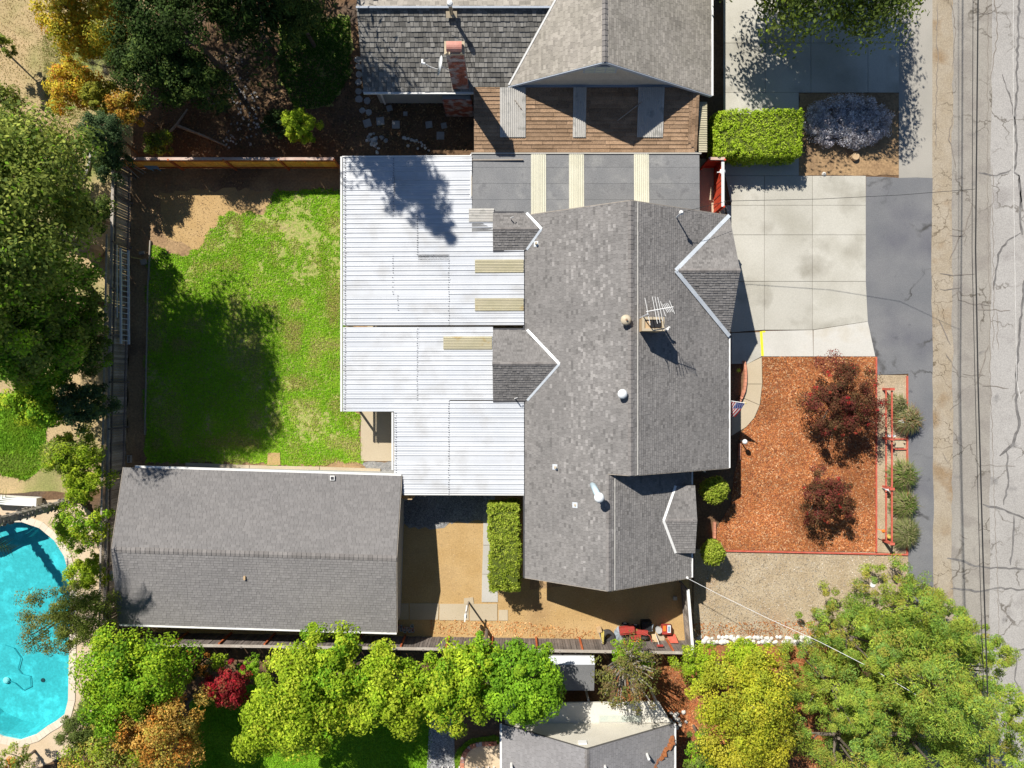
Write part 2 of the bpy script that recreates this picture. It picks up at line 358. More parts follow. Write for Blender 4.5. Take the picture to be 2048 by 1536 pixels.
sheet('side_lawn', rough_edge([(-300, 780), (60, 790), (95, 850), (88, 930), (50, 962), (10, 950), (-300, 960)], 10, 5, 3), .012, 'turf_rich')
sheet('pool_deck', keyhole(rough_edge([(-400, 990), (150, 1000), (232, 1060), (232, 1480), (150, 1500), (70, 1536), (-40, 1548), (-400, 1540)], 30, 2, 4), grow(POOL, 10)), .012, 'pool_deck')
sheet('yard_soil', [(262, 330), (1380, 330), (1385, 1290), (246, 1290)], .006, 'soil_yard')
sheet('side_yard_soil', rough_edge([(796, 985), (1055, 985), (1060, 1180), (1375, 1140), (1385, 1288), (240, 1272), (246, 1255), (796, 1258)], 20, 1), .012, 'soil_tan')
sheet('backyard_soil_patch', rough_edge([(318, 382), (545, 378), (545, 410), (470, 470), (400, 500), (330, 470)], 12, 6, 5), .012, 'soil_tan')
LAWN = rough_edge([(545, 380), (690, 378), (692, 818), (722, 828), (724, 924), (560, 930), (380, 926), (292, 926), (291, 700), (297, 560), (302, 486), (360, 512), (395, 500), (418, 460), (450, 428), (530, 425)], 10, 6, 6)
sheet('back_lawn', LAWN, .018, 'turf')
sheet('patio_slab_ground', [(722, 822), (1050, 822), (1050, 922), (722, 922)], .05, 'concrete_tan')
sheet('gravel_patch', rough_edge([(722, 924), (1040, 924), (1040, 985), (800, 985), (770, 948), (735, 944)], 8, 2, 8), .022, 'gravel_grey')
sheet('side_gravel', rough_edge([(800, 985), (985, 985), (985, 1042), (905, 1044), (868, 1060), (800, 1050)], 9, 4, 9), .024, 'gravel_grey')
sheet('neighbour_lawn', rough_edge([(380, 1400), (500, 1370), (870, 1380), (868, 1430), (856, 1640), (380, 1640)], 14, 4, 10), .02, 'turf_rich')
sheet('gravel_path', [(858, 1436), (908, 1436), (912, 1640), (852, 1640)], .03, 'gravel_grey')
SL2 = rough_edge([(914, 1500), (940, 1478), (990, 1470), (1002, 1480), (1002, 1486), (948, 1488), (925, 1502), (920, 1530), (920, 1640), (904, 1640), (906, 1530)], 8, 1, 11)
sheet('curved_lawn', SL2, .02, 'turf_rich')
sheet('orange_bark_soil', rough_edge([(1230, 1306), (1400, 1290), (1660, 1290), (1660, 1640), (1340, 1640), (1340, 1420), (1230, 1410)], 16, 4, 12), .014, 'orange_dirt')
sheet('gravel_lot', rough_edge([(1388, 1098), (1816, 1106), (1820, 1300), (1388, 1284)], 20, 1, 13), .016, 'gravel_lot')
sheet('hedge_bed', rough_edge([(1598, 186), (1797, 186), (1797, 351), (1598, 351)], 12, 2, 14), .02, 'soil_yard')
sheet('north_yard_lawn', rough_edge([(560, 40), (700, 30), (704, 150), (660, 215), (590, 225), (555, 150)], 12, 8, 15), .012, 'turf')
sheet('road_shoulder', rough_edge([(1838, -2500), (1948, -2500), (1948, 4000), (1838, 4000)], 60, 3, 16), .02, 'shoulder')
sheet('road', rough_edge([(1902, -2500), (4200, -2500), (4200, 4000), (1906, 4000)], 24, 3, 17), .028, 'road')
sheet('road_lane_overlay', rough_edge([(1992, -2500), (4200, -2500), (4200, 4000), (1968, 4000)], 40, 2, 18), .034, 'road_pale')
sheet('old_asphalt_apron', [(1797, -2500), (1866, -2500), (1864, 357), (1797, 357)], .032, 'apron_old')
sheet('asphalt_apron', rough_edge([(1731, 353), (1865, 357), (1862, 540), (1864, 700), (1866, 1000), (1866, 1420), (1816, 1420), (1815, 1000), (1815, 748), (1755, 750), (1750, 713), (1735, 655), (1731, 640)], 30, 1.2, 19), .04, 'apron')
# painted edge line, wheel-worn tar seams, cracks and long thin streaks of the road
def strip(b, pts, wpx, z, seed=0, wob=1.2, ends=.35):
    r = random.Random(seed); P = []
    for i in range(len(pts) - 1):
        a, c = pts[i], pts[i + 1]; n = max(1, int(math.hypot(c[0] - a[0], c[1] - a[1]) / 9))
        for k in range(n): t = k / n; P.append((a[0] + (c[0] - a[0]) * t + r.uniform(-wob, wob), a[1] + (c[1] - a[1]) * t + r.uniform(-wob, wob)))
    P.append(pts[-1]); n = len(P)
    Lf, Rt = [], []
    for i in range(n):
        a, c = P[max(0, i - 1)], P[min(n - 1, i + 1)]; dx, dy = c[0] - a[0], c[1] - a[1]; l = math.hypot(dx, dy) or 1
        wd = wpx / 2 * r.uniform(.65, 1.3) * (ends if i in (0, n - 1) else 1)
        Lf.append(W(P[i][0] - dy / l * wd, P[i][1] + dx / l * wd)); Rt.append(W(P[i][0] + dy / l * wd, P[i][1] - dx / l * wd))
    for i in range(n - 1): b.face([(*Lf[i][:2], z), (*Lf[i + 1][:2], z), (*Rt[i + 1][:2], z), (*Rt[i][:2], z)])
road = bpy.data.objects['road']
def road_marks(name, m, lines, z, ends=.35):
    for i, (wd, pts) in enumerate(lines):
        b = MB(); strip(b, pts, wd * .72, z, i + 31, 2.0 if 'line' not in name else .3, ends); o = b.build(name, M[m]); o.parent = road
        o.matrix_parent_inverse = Matrix.Translation(-road.location)
road_marks('tar_seam', 'tar', [
    (6, [(2040, -60), (2034, 100), (2032, 190), (2028, 250), (2034, 300), (2027, 345), (2038, 352), (2040, 430), (2044, 470)]), (4, [(2005, 150), (2024, 215), (2030, 250)]),
    (7, [(2046, 560), (2044, 600), (2038, 660), (2034, 720), (2032, 800), (2038, 850), (2024, 890), (1998, 912)]), (5, [(2036, 350), (2044, 420)]), (5, [(2040, 465), (2014, 480), (1994, 510), (1992, 550), (1986, 580)]),
    (5, [(2012, 900), (2016, 960), (2010, 990), (2006, 1010)]), (6, [(1964, 1010), (1990, 1014), (2016, 1024), (2048, 1036), (2090, 1040)]), (5, [(2026, 1030), (2026, 1080), (2020, 1130)]),
    (5, [(1894, 1116), (1920, 1120), (1960, 1134), (2010, 1136), (2050, 1138)]), (5, [(1900, 1176), (1960, 1182), (2000, 1176), (2060, 1180)]), (5, [(1980, 1296), (2030, 1300), (2060, 1298)]), (4, [(2032, 1302), (2030, 1360), (2046, 1400)]), (4, [(1958, 345), (1992, 352), (2022, 340)])], .041)
road_marks('crack_and_streak', 'crack_and_streak', [
    (2, [(1912, 340), (1905, 300), (1896, 280), (1906, 230)]), (2.5, [(1986, -20), (1994, 60), (1986, 130), (1980, 160)]), (2, [(1950, 30), (1985, 25)]), (3, [(1944, 400), (1930, 460), (1910, 490), (1898, 520)]), (2, [(1898, 470), (1930, 472)]),
    (2, [(1880, 545), (1905, 550), (1950, 548)]), (2, [(1878, 580), (1920, 576)]), (2.5, [(1876, 640), (1890, 670), (1900, 690)]), (2, [(1914, 580), (1916, 600), (1950, 608), (1980, 612)]), (2, [(1890, 705), (1916, 750)]), (2.5, [(1952, 770), (1976, 690)]), (2, [(1924, 750), (1970, 752)]),
    (2, [(1900, 820), (1922, 800)]), (2.5, [(1964, 772), (2016, 777)]), (2, [(1885, 905), (1896, 927)]), (2.5, [(1916, 1068), (1934, 1078)]), (2, [(1955, 620), (2020, 621)]), (2, [(1992, 620), (1995, 700)]), (1.5, [(1960, 930), (2030, 932)]), (1.5, [(1974, -60), (1975, 400), (1980, 760), (1992, 1120), (2000, 1320)]),  # last entry here and first below: long thin dark streaks along the lane
    (1.5, [(1984, 330), (1986, 700)]), (2, [(1872, 10), (1874, 120), (1870, 300)]), (2, [(1900, 0), (1910, 60), (1904, 140)])], .047)
road_marks('painted_line', 'paint_line', [(1.6, [(2026, -500), (2025, 100), (2026, 380), (2032, 760), (2040, 800)])], .0535, 1)

def slab(b, poly, z0, z1):
    b.prism(xy(poly), z0, z1)
def slabs(name, label, cat, polys, z0, z1, m, part='slab'):
    t = thing(name, label, cat, W(sum(p[0] for p in polys[0]) / len(polys[0]), sum(p[1] for p in polys[0]) / len(polys[0])))
    for p in polys:
        cx = sum(q[0] for q in p) / len(p); cy = sum(q[1] for q in p) / len(p)
        q = [(x + (cx - x) / max(1, math.hypot(cx - x, cy - y)) * .55, y + (cy - y) / max(1, math.hypot(cx - x, cy - y)) * .55) for x, y in p]
        b = MB(); slab(b, q, z0, z1); b.build(part, M[m], t)
    return t
drv = []
xs = [(1450, 1446), (1528, 1525), (1624, 1626), (1731, 1731)]; ys = [352, 411, 470, 563, 660]
for j in range(4):
    for i in range(3):
        xa, xb = xs[i][0], xs[i + 1][0]; ya, yb = ys[j], ys[j + 1]
        x2 = 1735 if (i == 2 and j == 3) else xb
        yb2 = 643 if (i == 2 and j == 3) else yb; yb1 = 665 if (j == 3 and i == 0) else yb
        drv.append([(xa, ya), (xb, ya), (x2, yb2), (xa if i else 1462, yb1)])
drv += [[(1523, 662), (1625, 660), (1626, 713), (1524, 713)], [(1626, 660), (1735, 643), (1750, 713), (1626, 713)], [(1462, 666), (1521, 664), (1523, 713), (1495, 728), (1462, 728)]]
drv_t = slabs('driveway', 'pale concrete slab driveway with stained joints in front of the garage gable', 'driveway', drv, .0, .055, 'concrete')
for o in list(drv_t.children)[-3:-1]: o.data.materials[0] = M['concrete_pale']
nd = []
for (xa, xb) in ((1446, 1530), (1530, 1621), (1621, 1735), (1735, 1797)):
    for (ya, yb) in ((-320, -160), (-160, -20), (-20, 87), (87, 186)):
        nd.append([(xa, ya), (xb, ya), (xb, yb), (xa, yb)])
nd += [[(1446, 186), (1597, 186), (1597, 230), (1446, 230)], [(1446, 230), (1597, 230), (1597, 352), (1446, 352)]]
slabs('neighbour_driveway', 'shaded concrete driveway of the northern house, dappled by tree shadow', 'driveway', nd, .0, .06, 'concrete')
pth = [(1523, 714), (1524, 765), (1519, 810), (1508, 836), (1492, 854), (1462, 872), (1462, 800), (1477, 812), (1486, 790), (1491, 765), (1491, 729)]
slabs('curved_path', 'curved tan concrete path from driveway to front porch', 'path', [[(1491, 729), (1523, 714), (1524, 768), (1491, 768)], [(1491, 768), (1524, 768), (1519, 810), (1486, 796)], [(1486, 796), (1519, 810), (1508, 836), (1492, 854), (1462, 872), (1462, 812), (1478, 812)]], .0, .05, 'concrete_tan')
b = MB(); b.prism(xy([(1519, 663), (1524, 663), (1527, 712), (1522, 712)]), .056, .062); b.prism(xy([(1524, 662), (1530, 662), (1530, 665), (1524, 665)]), .056, .062)
b.build('yellow_kerb_paint', M['yellow_paint'], label='yellow painted line at the corner of the driveway slab', cat='paint line')
slabs('side_path', 'narrow concrete path beside the tall clipped hedge in the side yard', 'path', [[(967, 990), (990, 990), (990, 1090), (966, 1090)], [(966, 1090), (992, 1090), (994, 1148), (964, 1148)], [(964, 1148), (995, 1148), (996, 1204), (963, 1204)]], .0, .05, 'concrete_grey')
slabs('yard_path', 'row of concrete slabs leading to the clothesline post', 'path', [[(790, 1206), (818, 1206), (818, 1239), (790, 1239)], [(819, 1206), (878, 1206), (877, 1239), (819, 1239)], [(879, 1207), (938, 1207), (938, 1240), (878, 1240)], [(939, 1207), (995, 1207), (995, 1241), (939, 1241)], [(997, 1219), (1016, 1219), (1016, 1241), (997, 1241)]], .0, .05, 'concrete_tan')
slabs('garage_kerb_strip', 'long tan concrete strip along the north side of the detached garage', 'kerb', [[(372, 925), (500, 930), (500, 950), (372, 948)], [(500, 930), (640, 933), (640, 955), (500, 950)], [(640, 933), (762, 937), (762, 962), (640, 955)]], .0, .1, 'concrete_tan')
slabs('yard_step_stone', 'square brown paver at the southern edge of the back lawn', 'paver', [[(536, 905), (561, 905), (562, 930), (535, 930)]], .0, .07, 'soil_tan', 'paver')

# pool
pt = thing('swimming_pool', 'turquoise kidney shaped swimming pool with pale coping', 'pool', W(20, 1260))
b = MB(); inner = xy(POOL); n = len(inner); fl = xy(grow(POOL, -9))
b.face([(*p, -1.5) for p in fl])
for i in range(n): b.face([(*inner[i], -.05), (*inner[(i + 1) % n], -.05), (*fl[(i + 1) % n], -1.5), (*fl[i], -1.5)])
b.build('basin', M['plaster'], pt)
b = MB(); b.face([(*p, -.16) for p in xy(grow(POOL, -.1))]); b.build('water', M['water'], pt)
b = MB(); tb = xy(grow(POOL, -.25))
for i in range(n): b.face([(*tb[i], -.06), (*tb[(i + 1) % n], -.06), (*tb[(i + 1) % n], -.3), (*tb[i], -.3)])
b.build('tile_band', M['tile_blue'], pt)
for k in range(3):
    b = MB(); b.prism(xy([(-60 + k * 4, 1080 - k * 1), (-8, 1052), (36, 1046), (60 - k * 8, 1056 + k * 3), (30, 1066 + (2 - k) * 9), (-10, 1078 + (2 - k) * 9), (-50, 1100 + (2 - k) * 9)]), -1.5, -.5 - (2 - k) * .28); b.build('step', M['plaster'], pt)
b = MB(); b.tube([W(x, y, -1.42) for x, y in ((10, 1290), (28, 1296), (42, 1316), (36, 1338), (44, 1348), (60, 1352), (62, 1372), (46, 1380), (30, 1366), (20, 1362))], .02, 5); b.build('cleaner_hose', M['hose'], pt)
b = MB(); b.lathe(W(86, 1360, -1.49), [(.12, 0), (.12, .03), (.02, .04)], 10); b.build('drain', M['steel_dark'], pt)
b = MB(); b.lathe(W(14, 1360, -1.48), [(.16, 0), (.2, .06), (.14, .14), (.05, .16)], 10); b.build('pool_cleaner', M['white_paint'], pt)
ro = xy(grow(POOL, 13)); ri = xy(grow(POOL, -1))
m_ = 3
for i in range(n):
    for k in range(m_):
        f = lambda r, t: (r[i][0] + (r[(i + 1) % n][0] - r[i][0]) * t, r[i][1] + (r[(i + 1) % n][1] - r[i][1]) * t)
        t0, t1 = k / m_ + .004, (k + 1) / m_ - .004
        b = MB(); b.prism([f(ri, t0), f(ri, t1), f(ro, t1), f(ro, t0)], -.06, .05); b.build('coping_stone', M['coping'], pt)
b = MB(); b.box(W(32, 1001, .35), (2.6, .45, .5), math.radians(-3)); b.build('pool_cover_box', M['white_paint'], label='long white box beside the pool by the palm trunk', cat='box')

# ------------------------------------------------------------------ roofs
def frame(A, B):
    """unit along the eave and unit up the slope for a slope whose eave runs A->B"""
    pass
def shingle_slope(pts, U, e, wd, rng, th=.012, tonefn=None, single=0, sides=False, jit=.0):
    """courses of separate shingles over a planar polygon; returns joined MB, a list of (matrix, scale) for single ones"""
    pts = [Vector(p) for p in pts]; U = Vector(U).normalized()
    N = Vector((0, 0, 0))
    for i in range(len(pts)): N += (pts[i] - pts[0]).cross(pts[(i + 1) % len(pts)] - pts[0])
    N.normalize()
    if N.z < 0: N = -N
    V = N.cross(U)
    if V.z < 0: U = -U; V = N.cross(U)
    O = min(pts, key=lambda p: (p - pts[0]).dot(V))
    q = [((p - O).dot(U), (p - O).dot(V)) for p in pts]; vmax = max(a[1] for a in q)
    b = MB(); quads = []
    k = 0
    while k * e < vmax - .02:
        v0 = k * e; vm = min(v0 + e * .5, vmax - .005); us = []
        for i in range(len(q)):
            (u1, a1), (u2, a2) = q[i], q[(i + 1) % len(q)]
            if (a1 > vm) != (a2 > vm): us.append(u1 + (u2 - u1) * (vm - a1) / (a2 - a1))
        us.sort(); k += 1
        for s in range(0, len(us) - 1, 2):
            u = us[s]; first = True
            while u < us[s + 1] - .01:
                ww = wd * rng.uniform(.62, 1.38) * (rng.random() if first else 1); first = False
                u2 = min(u + max(ww, .05), us[s + 1])
                quads.append((u, u2, v0, min(v0 + e * 1.04, vmax)))
                u = u2
    singles = []
    order = list(range(len(quads)))
    for i in order:
        u, u2, v0, v1 = quads[i]
        h0 = th * rng.uniform(.75, 1.6); dv = rng.uniform(-jit, jit); g = .004 if not sides else .008
        P = lambda a, c, h: O + U * a + V * c + N * h
        tone = rng.random()
        if tonefn:
            tone = tonefn(P((u + u2) / 2, v0, 0), tone)
        b_ = [P(u + g, v0 + dv, 0.001), P(u2 - g, v0 + dv, 0.001), P(u2 - g, v1, 0.001), P(u + g, v1, 0.001)]
        t_ = [P(u + g, v0 + dv, h0), P(u2 - g, v0 + dv, h0), P(u2 - g, v1, .003), P(u + g, v1, .003)]
        if len(singles) < single:
            singles.append((b_, t_, (O + U * ((u + u2) / 2) + V * v0), U, V, N, u2 - u - 2 * g, v1 - v0, h0)); continue
        i0 = len(b.v); b.v += [tuple(p) for p in b_[:2]] + [tuple(p) for p in t_]
        b.f += [(i0 + 2, i0 + 3, i0 + 4, i0 + 5), (i0, i0 + 1, i0 + 3, i0 + 2)]; b.t += [tone, tone * .8]
        if sides:
            b.f += [(i0, i0 + 2, i0 + 5), (i0 + 1, i0 + 4, i0 + 3)]; b.t += [tone, tone]
    return b, singles
_unit = {}
def place_singles(singles, name, m, parent):
    key = m
    if key not in _unit:
        u = MB(); u.hexa([(-.5, 0, 0), (.5, 0, 0), (.5, 1, 0), (-.5, 1, 0)], [(-.5, 0, 1), (.5, 0, 1), (.5, 1, .15), (-.5, 1, .15)]); _unit[key] = u.mesh(name, M[m])
    for (_, _, o, U, V, N, wd, ln, h) in singles:
        R = Matrix((U, V, N)).transposed().to_4x4(); S = Matrix.Diagonal((wd, ln, h, 1))
        inst(name, _unit[key], Matrix.Translation(o) @ R @ S, parent)

def ridge_caps(P0, P1, sl, sr, parent, sp=.23, hw=.13, m='cap'):
    P0 = Vector(P0); P1 = Vector(P1); d = P1 - P0; n = max(1, int(d.length / sp)); d.normalize(); sd = d.cross(Vector((0, 0, 1))).normalized()
    u = MB(); L_ = d.length * 0 + sp * 1.06
    a = [Vector((0, 0, .012)), Vector((L_, 0, .034))]
    for s_, slp in ((1, sr), (-1, sl)):
        u.face([(0, 0, .016), (L_, 0, .04), (L_ - .0, s_ * hw, .04 - slp * hw), (0, s_ * hw, .016 - slp * hw)])
        u.face([(L_, 0, .04), (L_, 0, .0), (L_, s_ * hw, -slp * hw), (L_, s_ * hw, .04 - slp * hw)])
    me = u.mesh('ridge_cap', M[m])
    for k in range(n):
        R = Matrix((d, -sd, Vector((0, 0, 1)))).transposed().to_4x4()
        inst('ridge_cap', me, Matrix.Translation(P0 + d * (k * (P1 - P0).length / n)) @ R, parent)

def flash_strip(name, a, b, wd, parent, m='flashing', lift=.05, th=.02):
    q = MB(); up = Vector((0, 0, lift)); q.bar(Vector(a) + up, Vector(b) + up, wd, th); return q.build(name, M[m], parent)

def ribbed(x0, x1, y0, y1, zf, parent, name, m, pitch=.25, rh=.036, rw=.04, along='x', lift=0., minor=True):
    """a ribbed metal sheet whose ribs run along x (or y); zf(x, y) is the roof surface"""
    b = MB(); prof = []
    lo, hi = (y0, y1) if along == 'x' else (x0, x1); k0 = math.ceil(lo / pitch - 1e-6)
    prof.append((lo, 0)); c = k0 * pitch
    while c < hi - rw:
        if c > lo + rw:
            prof += [(c - rw, 0), (c - rw * .35, rh), (c + rw * .35, rh), (c + rw, 0)]
            if minor and c + pitch * .5 < hi - .03: prof += [(c + pitch * .5 - .02, 0), (c + pitch * .5, rh * .22), (c + pitch * .5 + .02, 0)]
        c += pitch
    prof.append((hi, 0)); ends = (x0, x1) if along == 'x' else (y0, y1)
    for i in range(len(prof) - 1):
        (a, ha), (d, hd) = prof[i], prof[i + 1]; q = []
        for (t, h, e) in ((a, ha, ends[0]), (a, ha, ends[1]), (d, hd, ends[1]), (d, hd, ends[0])):
            x, y = (e, t) if along == 'x' else (t, e); q.append((x, y, zf(x, y) + h + lift))
        b.face(q, random.random())
    # thin underside
    if along == 'x': b.face([(x0, y0, zf(x0, y0) + lift - .012), (x0, y1, zf(x0, y1) + lift - .012), (x1, y1, zf(x1, y1) + lift - .012), (x1, y0, zf(x1, y0) + lift - .012)])
    else: b.face([(x0, y0, zf(x0, y0) + lift - .012), (x0, y1, zf(x0, y1) + lift - .012), (x1, y1, zf(x1, y1) + lift - .012), (x1, y0, zf(x1, y0) + lift - .012)])
    return b.build(name, M[m], parent)

# ---- main house
house = thing('main_house', 'large grey shingled ranch house with cross gables in the centre', 'house', (5.5, 0, 0))
ZE, WX, RX, EX, SRX, SEX, YN, YM, YS = 2.6, .685, 5.75, 11.40, 4.755, 9.43, 8.87, -4.42, -10.19
sw = .6; ZR = ZE + sw * (RX - WX); ZS = ZE + sw * (SRX - WX); seN = (ZR - ZE) / (EX - RX); seS = (ZS - ZE) / (SEX - SRX)
rr = random.Random(5)
def scuff(p, t):
    px = p.x / (K * (H - p.z)) + 1024; py = 768 - p.y / (K * (H - p.z))
    a = math.exp(-((px - 1170) / 42) ** 2) * .22 + math.exp(-((px - 1210) / 28) ** 2) * .12
    if 600 < py < 650 or py > 960 or py < 440: a *= .25
    if rr.random() < a: return .9 + rr.random() * .6
    n = float(vnoise(p.x + 50, p.y + 50, 1.1))
    return .5 * t + .2 * n + .2 - (.25 if t < .06 else 0)
slopes = {
    'west': ([(WX, YS, ZE), (SRX, YS, ZS), (SRX, YM, ZS), (RX, YM, ZR), (RX, YN, ZR), (WX, YN, ZE)], (0, 1, 0)),
    'east': ([(RX, YM, ZR), (RX, YN, ZR), (EX, YN, ZE), (EX, YM, ZE)], (0, 1, 0)),
    'southeast': ([(SRX, YS, ZS), (SRX, YM + .25, ZS), (SEX, YM + .25, ZE), (SEX, YS, ZE)], (0, 1, 0))}
D1 = dict(x0=-1.0, xr=1.53, xe=.77, yr=8.05, yn=8.98, ys=7.05, ze=2.66, zr=3.12)
D2 = dict(x0=-1.0, xr=2.42, xe=.80, yr=1.03, yn=2.84, ys=-.86, ze=2.67, zr=3.65)
for D in (D1, D2):
    for k, yy in (('n', D['yn']), ('s', D['ys'])):
        slopes['dormer%s%f' % (k, D['yr'])] = ([(D['x0'], yy, D['ze']), (D['xe'], yy, D['ze']), (D['xr'], D['yr'], D['zr']), (D['x0'], D['yr'], D['zr'])], (1, 0, 0))
GX, GY, GZ = 11.44, 5.69, 4.4
slopes['garage_n'] = ([(GX, 8.86, 2.63), (GX, GY, GZ), (8.2, GY, GZ)], (1, 0, 0))
slopes['garage_s'] = ([(GX, 2.52, 2.63), (GX, GY, GZ), (8.2, GY, GZ)], (1, 0, 0))
PXE, PY, PZR, PZE = 9.52, -7.02, 3.5, 3.08
slopes['porch_n'] = ([(PXE, -5.28, PZE), (8.5, -5.28, PZE), (7.78, PY, PZR), (PXE, PY, PZR)], (1, 0, 0))
slopes['porch_s'] = ([(PXE, -8.78, PZE), (8.5, -8.78, PZE), (7.78, PY, PZR), (PXE, PY, PZR)], (1, 0, 0))
roof = None
for nm, (pts, U) in slopes.items():
    b = MB(); b.drop([tuple(p) for p in pts], .14); o = b.build('roof_deck', M['deck'], house)
    big = nm in ('west', 'east', 'southeast')
    sh, _ = shingle_slope(pts, U, .135, .19, rr, .024, scuff)
    s = sh.build('roof_shingles', M['shingle_main'], house, kind='stuff')
ridge_caps((RX, YN, ZR), (RX, YM, ZR), sw, seN, house)
ridge_caps((SRX, YM - .05, ZS), (SRX, YS, ZS), sw, seS, house)
ridge_caps((8.2, GY, GZ), (GX, GY, GZ), .56, .56, house, .2, .12)
for D in (D1, D2): ridge_caps((D['xr'], D['yr'], D['zr']), (D['x0'], D['yr'], D['zr']), .5, .5, house, .2, .1)
ridge_caps((7.78, PY, PZR), (PXE, PY, PZR), .24, .24, house, .2, .1)
def on_e(x, y): return (x, y, ZR - (x - RX) * seN + .03)
flash_strip('ridge_flashing', on_e(RX + .36, YN), on_e(RX + .36, YM), .05, house, 'grey_panel', .0)
flash_strip('ridge_flashing', (SRX + .33, YM, ZS - .33 * seS + .03), (SRX + .33, YS, ZS - .33 * seS + .03), .045, house, 'grey_panel', .0)
for D in (D1, D2):
    for yy in (D['yn'], D['ys']): flash_strip('valley_flashing', (D['xe'], yy, D['ze']), (D['xr'], D['yr'], D['zr']), .12, house)
for yy in (8.86, 2.52): flash_strip('valley_flashing', (GX - .02, yy, 2.66), (8.2, GY, GZ), .2, house)
for yy in (-5.28, -8.78): flash_strip('valley_flashing', (8.5, yy, PZE), (7.78, PY, PZR), .13, house, 'white_paint')
def gutter(a, b, parent, m='white_paint', wd=.11):
    q = MB(); q.bar(a, b, wd, .1); q.build('gutter', M[m], parent)
gutter((EX + .05, 2.5, ZE - .06), (EX + .05, YM, ZE - .06), house); gutter((SEX + .05, -8.8, ZE - .06), (SEX + .05, YS, ZE - .06), house); gutter((SEX + .05, YM, ZE - .06), (SEX + .05, -5.3, ZE - .06), house)
gutter((WX - .06, 7.0, ZE - .02), (WX - .06, 2.9, ZE - .02), house, 'steel_dark', .08); gutter((WX - .06, -.9, ZE - .02), (WX - .06, YS, ZE - .02), house, 'steel_dark', .08)
for (a, c) in (((WX, YN, ZE), (RX, YN, ZR)), ((RX, YN, ZR), (EX, YN, ZE)), ((WX, YS, ZE), (SRX, YS, ZS)), ((SRX, YS, ZS), (SEX, YS, ZE)), ((RX, YM, ZR), (EX, YM, ZE)), ((SRX, YM, ZS), (RX, YM, ZR))):
    q = MB(); sgn = .02 if a[1] == YN else -.02; q.bar(Vector(a) + Vector((0, sgn, -.09)), Vector(c) + Vector((0, sgn, -.09)), .035, .17); q.build('bargeboard', M['wood_grey'], house)
wl = MB(); wl.prism([(1.15, -9.8), (8.95, -9.8), (8.95, -4.0), (10.9, -4.0), (10.9, 8.45), (1.15, 8.45)], 0, 2.45); wl.build('wall', M['stucco'], house)
for (y, x0, x1, xr, zr) in ((8.45, 1.15, 10.9, RX, ZR), (-4.05, 1.15, 10.9, RX, ZR), (-9.8, 1.15, 8.95, SRX, ZS)):
    q = MB(); z0 = 2.452
    q.hexa([(x0, y - .15, z0), (x1, y - .15, z0), (xr, y - .15, zr - .3)], [(x0, y, z0), (x1, y, z0), (xr, y, zr - .3)]); q.build('gable_wall', M['stucco'], house)
q = MB(); q.hexa([(10.98, 2.95, 0.01), (10.98, 8.3, .01), (10.98, 8.3, 2.5), (10.98, GY, 4.1), (10.98, 2.95, 2.5)], [(11.1, 2.95, 0.01), (11.1, 8.3, .01), (11.1, 8.3, 2.5), (11.1, GY, 4.1), (11.1, 2.95, 2.5)]); q.build('garage_front', M['stucco'], house)
for k in range(4):
    q = MB(); q.box((11.13, GY, .32 + k * .54), (.04, 4.8, .52)); q.build('garage_door_panel', M['white_paint'], house)
for (y, w_) in ((.9, 1.6), (-2.2, 1.8)):
    q = MB(); q.box((10.92, y, 1.5), (.06, w_, 1.1)); f_ = q.build('window', M['white_paint'], house); q = MB(); q.box((10.96, y, 1.5), (.02, w_ - .15, .95)); q.build('pane', M['glass'], f_)
for (y, w_) in ((5.0, 1.6), (-4, 1.8), (-7.5, 1.2)):
    q = MB(); q.box((1.13, y, 1.5), (.06, w_, 1.1)); f_ = q.build('window', M['white_paint'], house); q = MB(); q.box((1.09, y, 1.5), (.02, w_ - .15, .95)); q.build('pane', M['glass'], f_)
q = MB(); q.box((10.93, -.6, 1.05), (.07, .95, 2.05)); q.build('front_door', M['redwood'], house)
for yy in (-5.6, -8.4):
    q = MB(); q.box((9.3, yy, 1.45), (.14, .14, 2.9)); q.build('porch_post', M['white_paint'], house)
q = MB(); q.bar((9.3, -5.6, 2.86), (9.3, -8.4, 2.86), .12, .14); q.build('porch_beam', M['white_paint'], house)
q = MB(); q.box((9.4, -7.0, .3), (.9, 4.2, .12)); q.build('porch_floor', M['concrete_grey'], house)
# cross gable walls over the patio and their posts
for D in (D1, D2):
    q = MB(); q.hexa([(D['x0'] + .2, D['ys'] + .2, 2.45), (D['x0'] + .2, D['yn'] - .2, 2.45), (D['x0'] + .2, D['yr'], D['zr'] - .15)], [(D['x0'] + .3, D['ys'] + .2, 2.45), (D['x0'] + .3, D['yn'] - .2, 2.45), (D['x0'] + .3, D['yr'], D['zr'] - .15)]); q.build('gable_wall', M['stucco'], house)
    for yy, s_ in ((D['yn'], 1), (D['ys'], -1)): gutter((D['x0'], yy + s_ * .05, D['ze'] - .02), (D['xe'] - .15, yy + s_ * .05, D['ze'] - .02), house, 'steel_dark', .09)
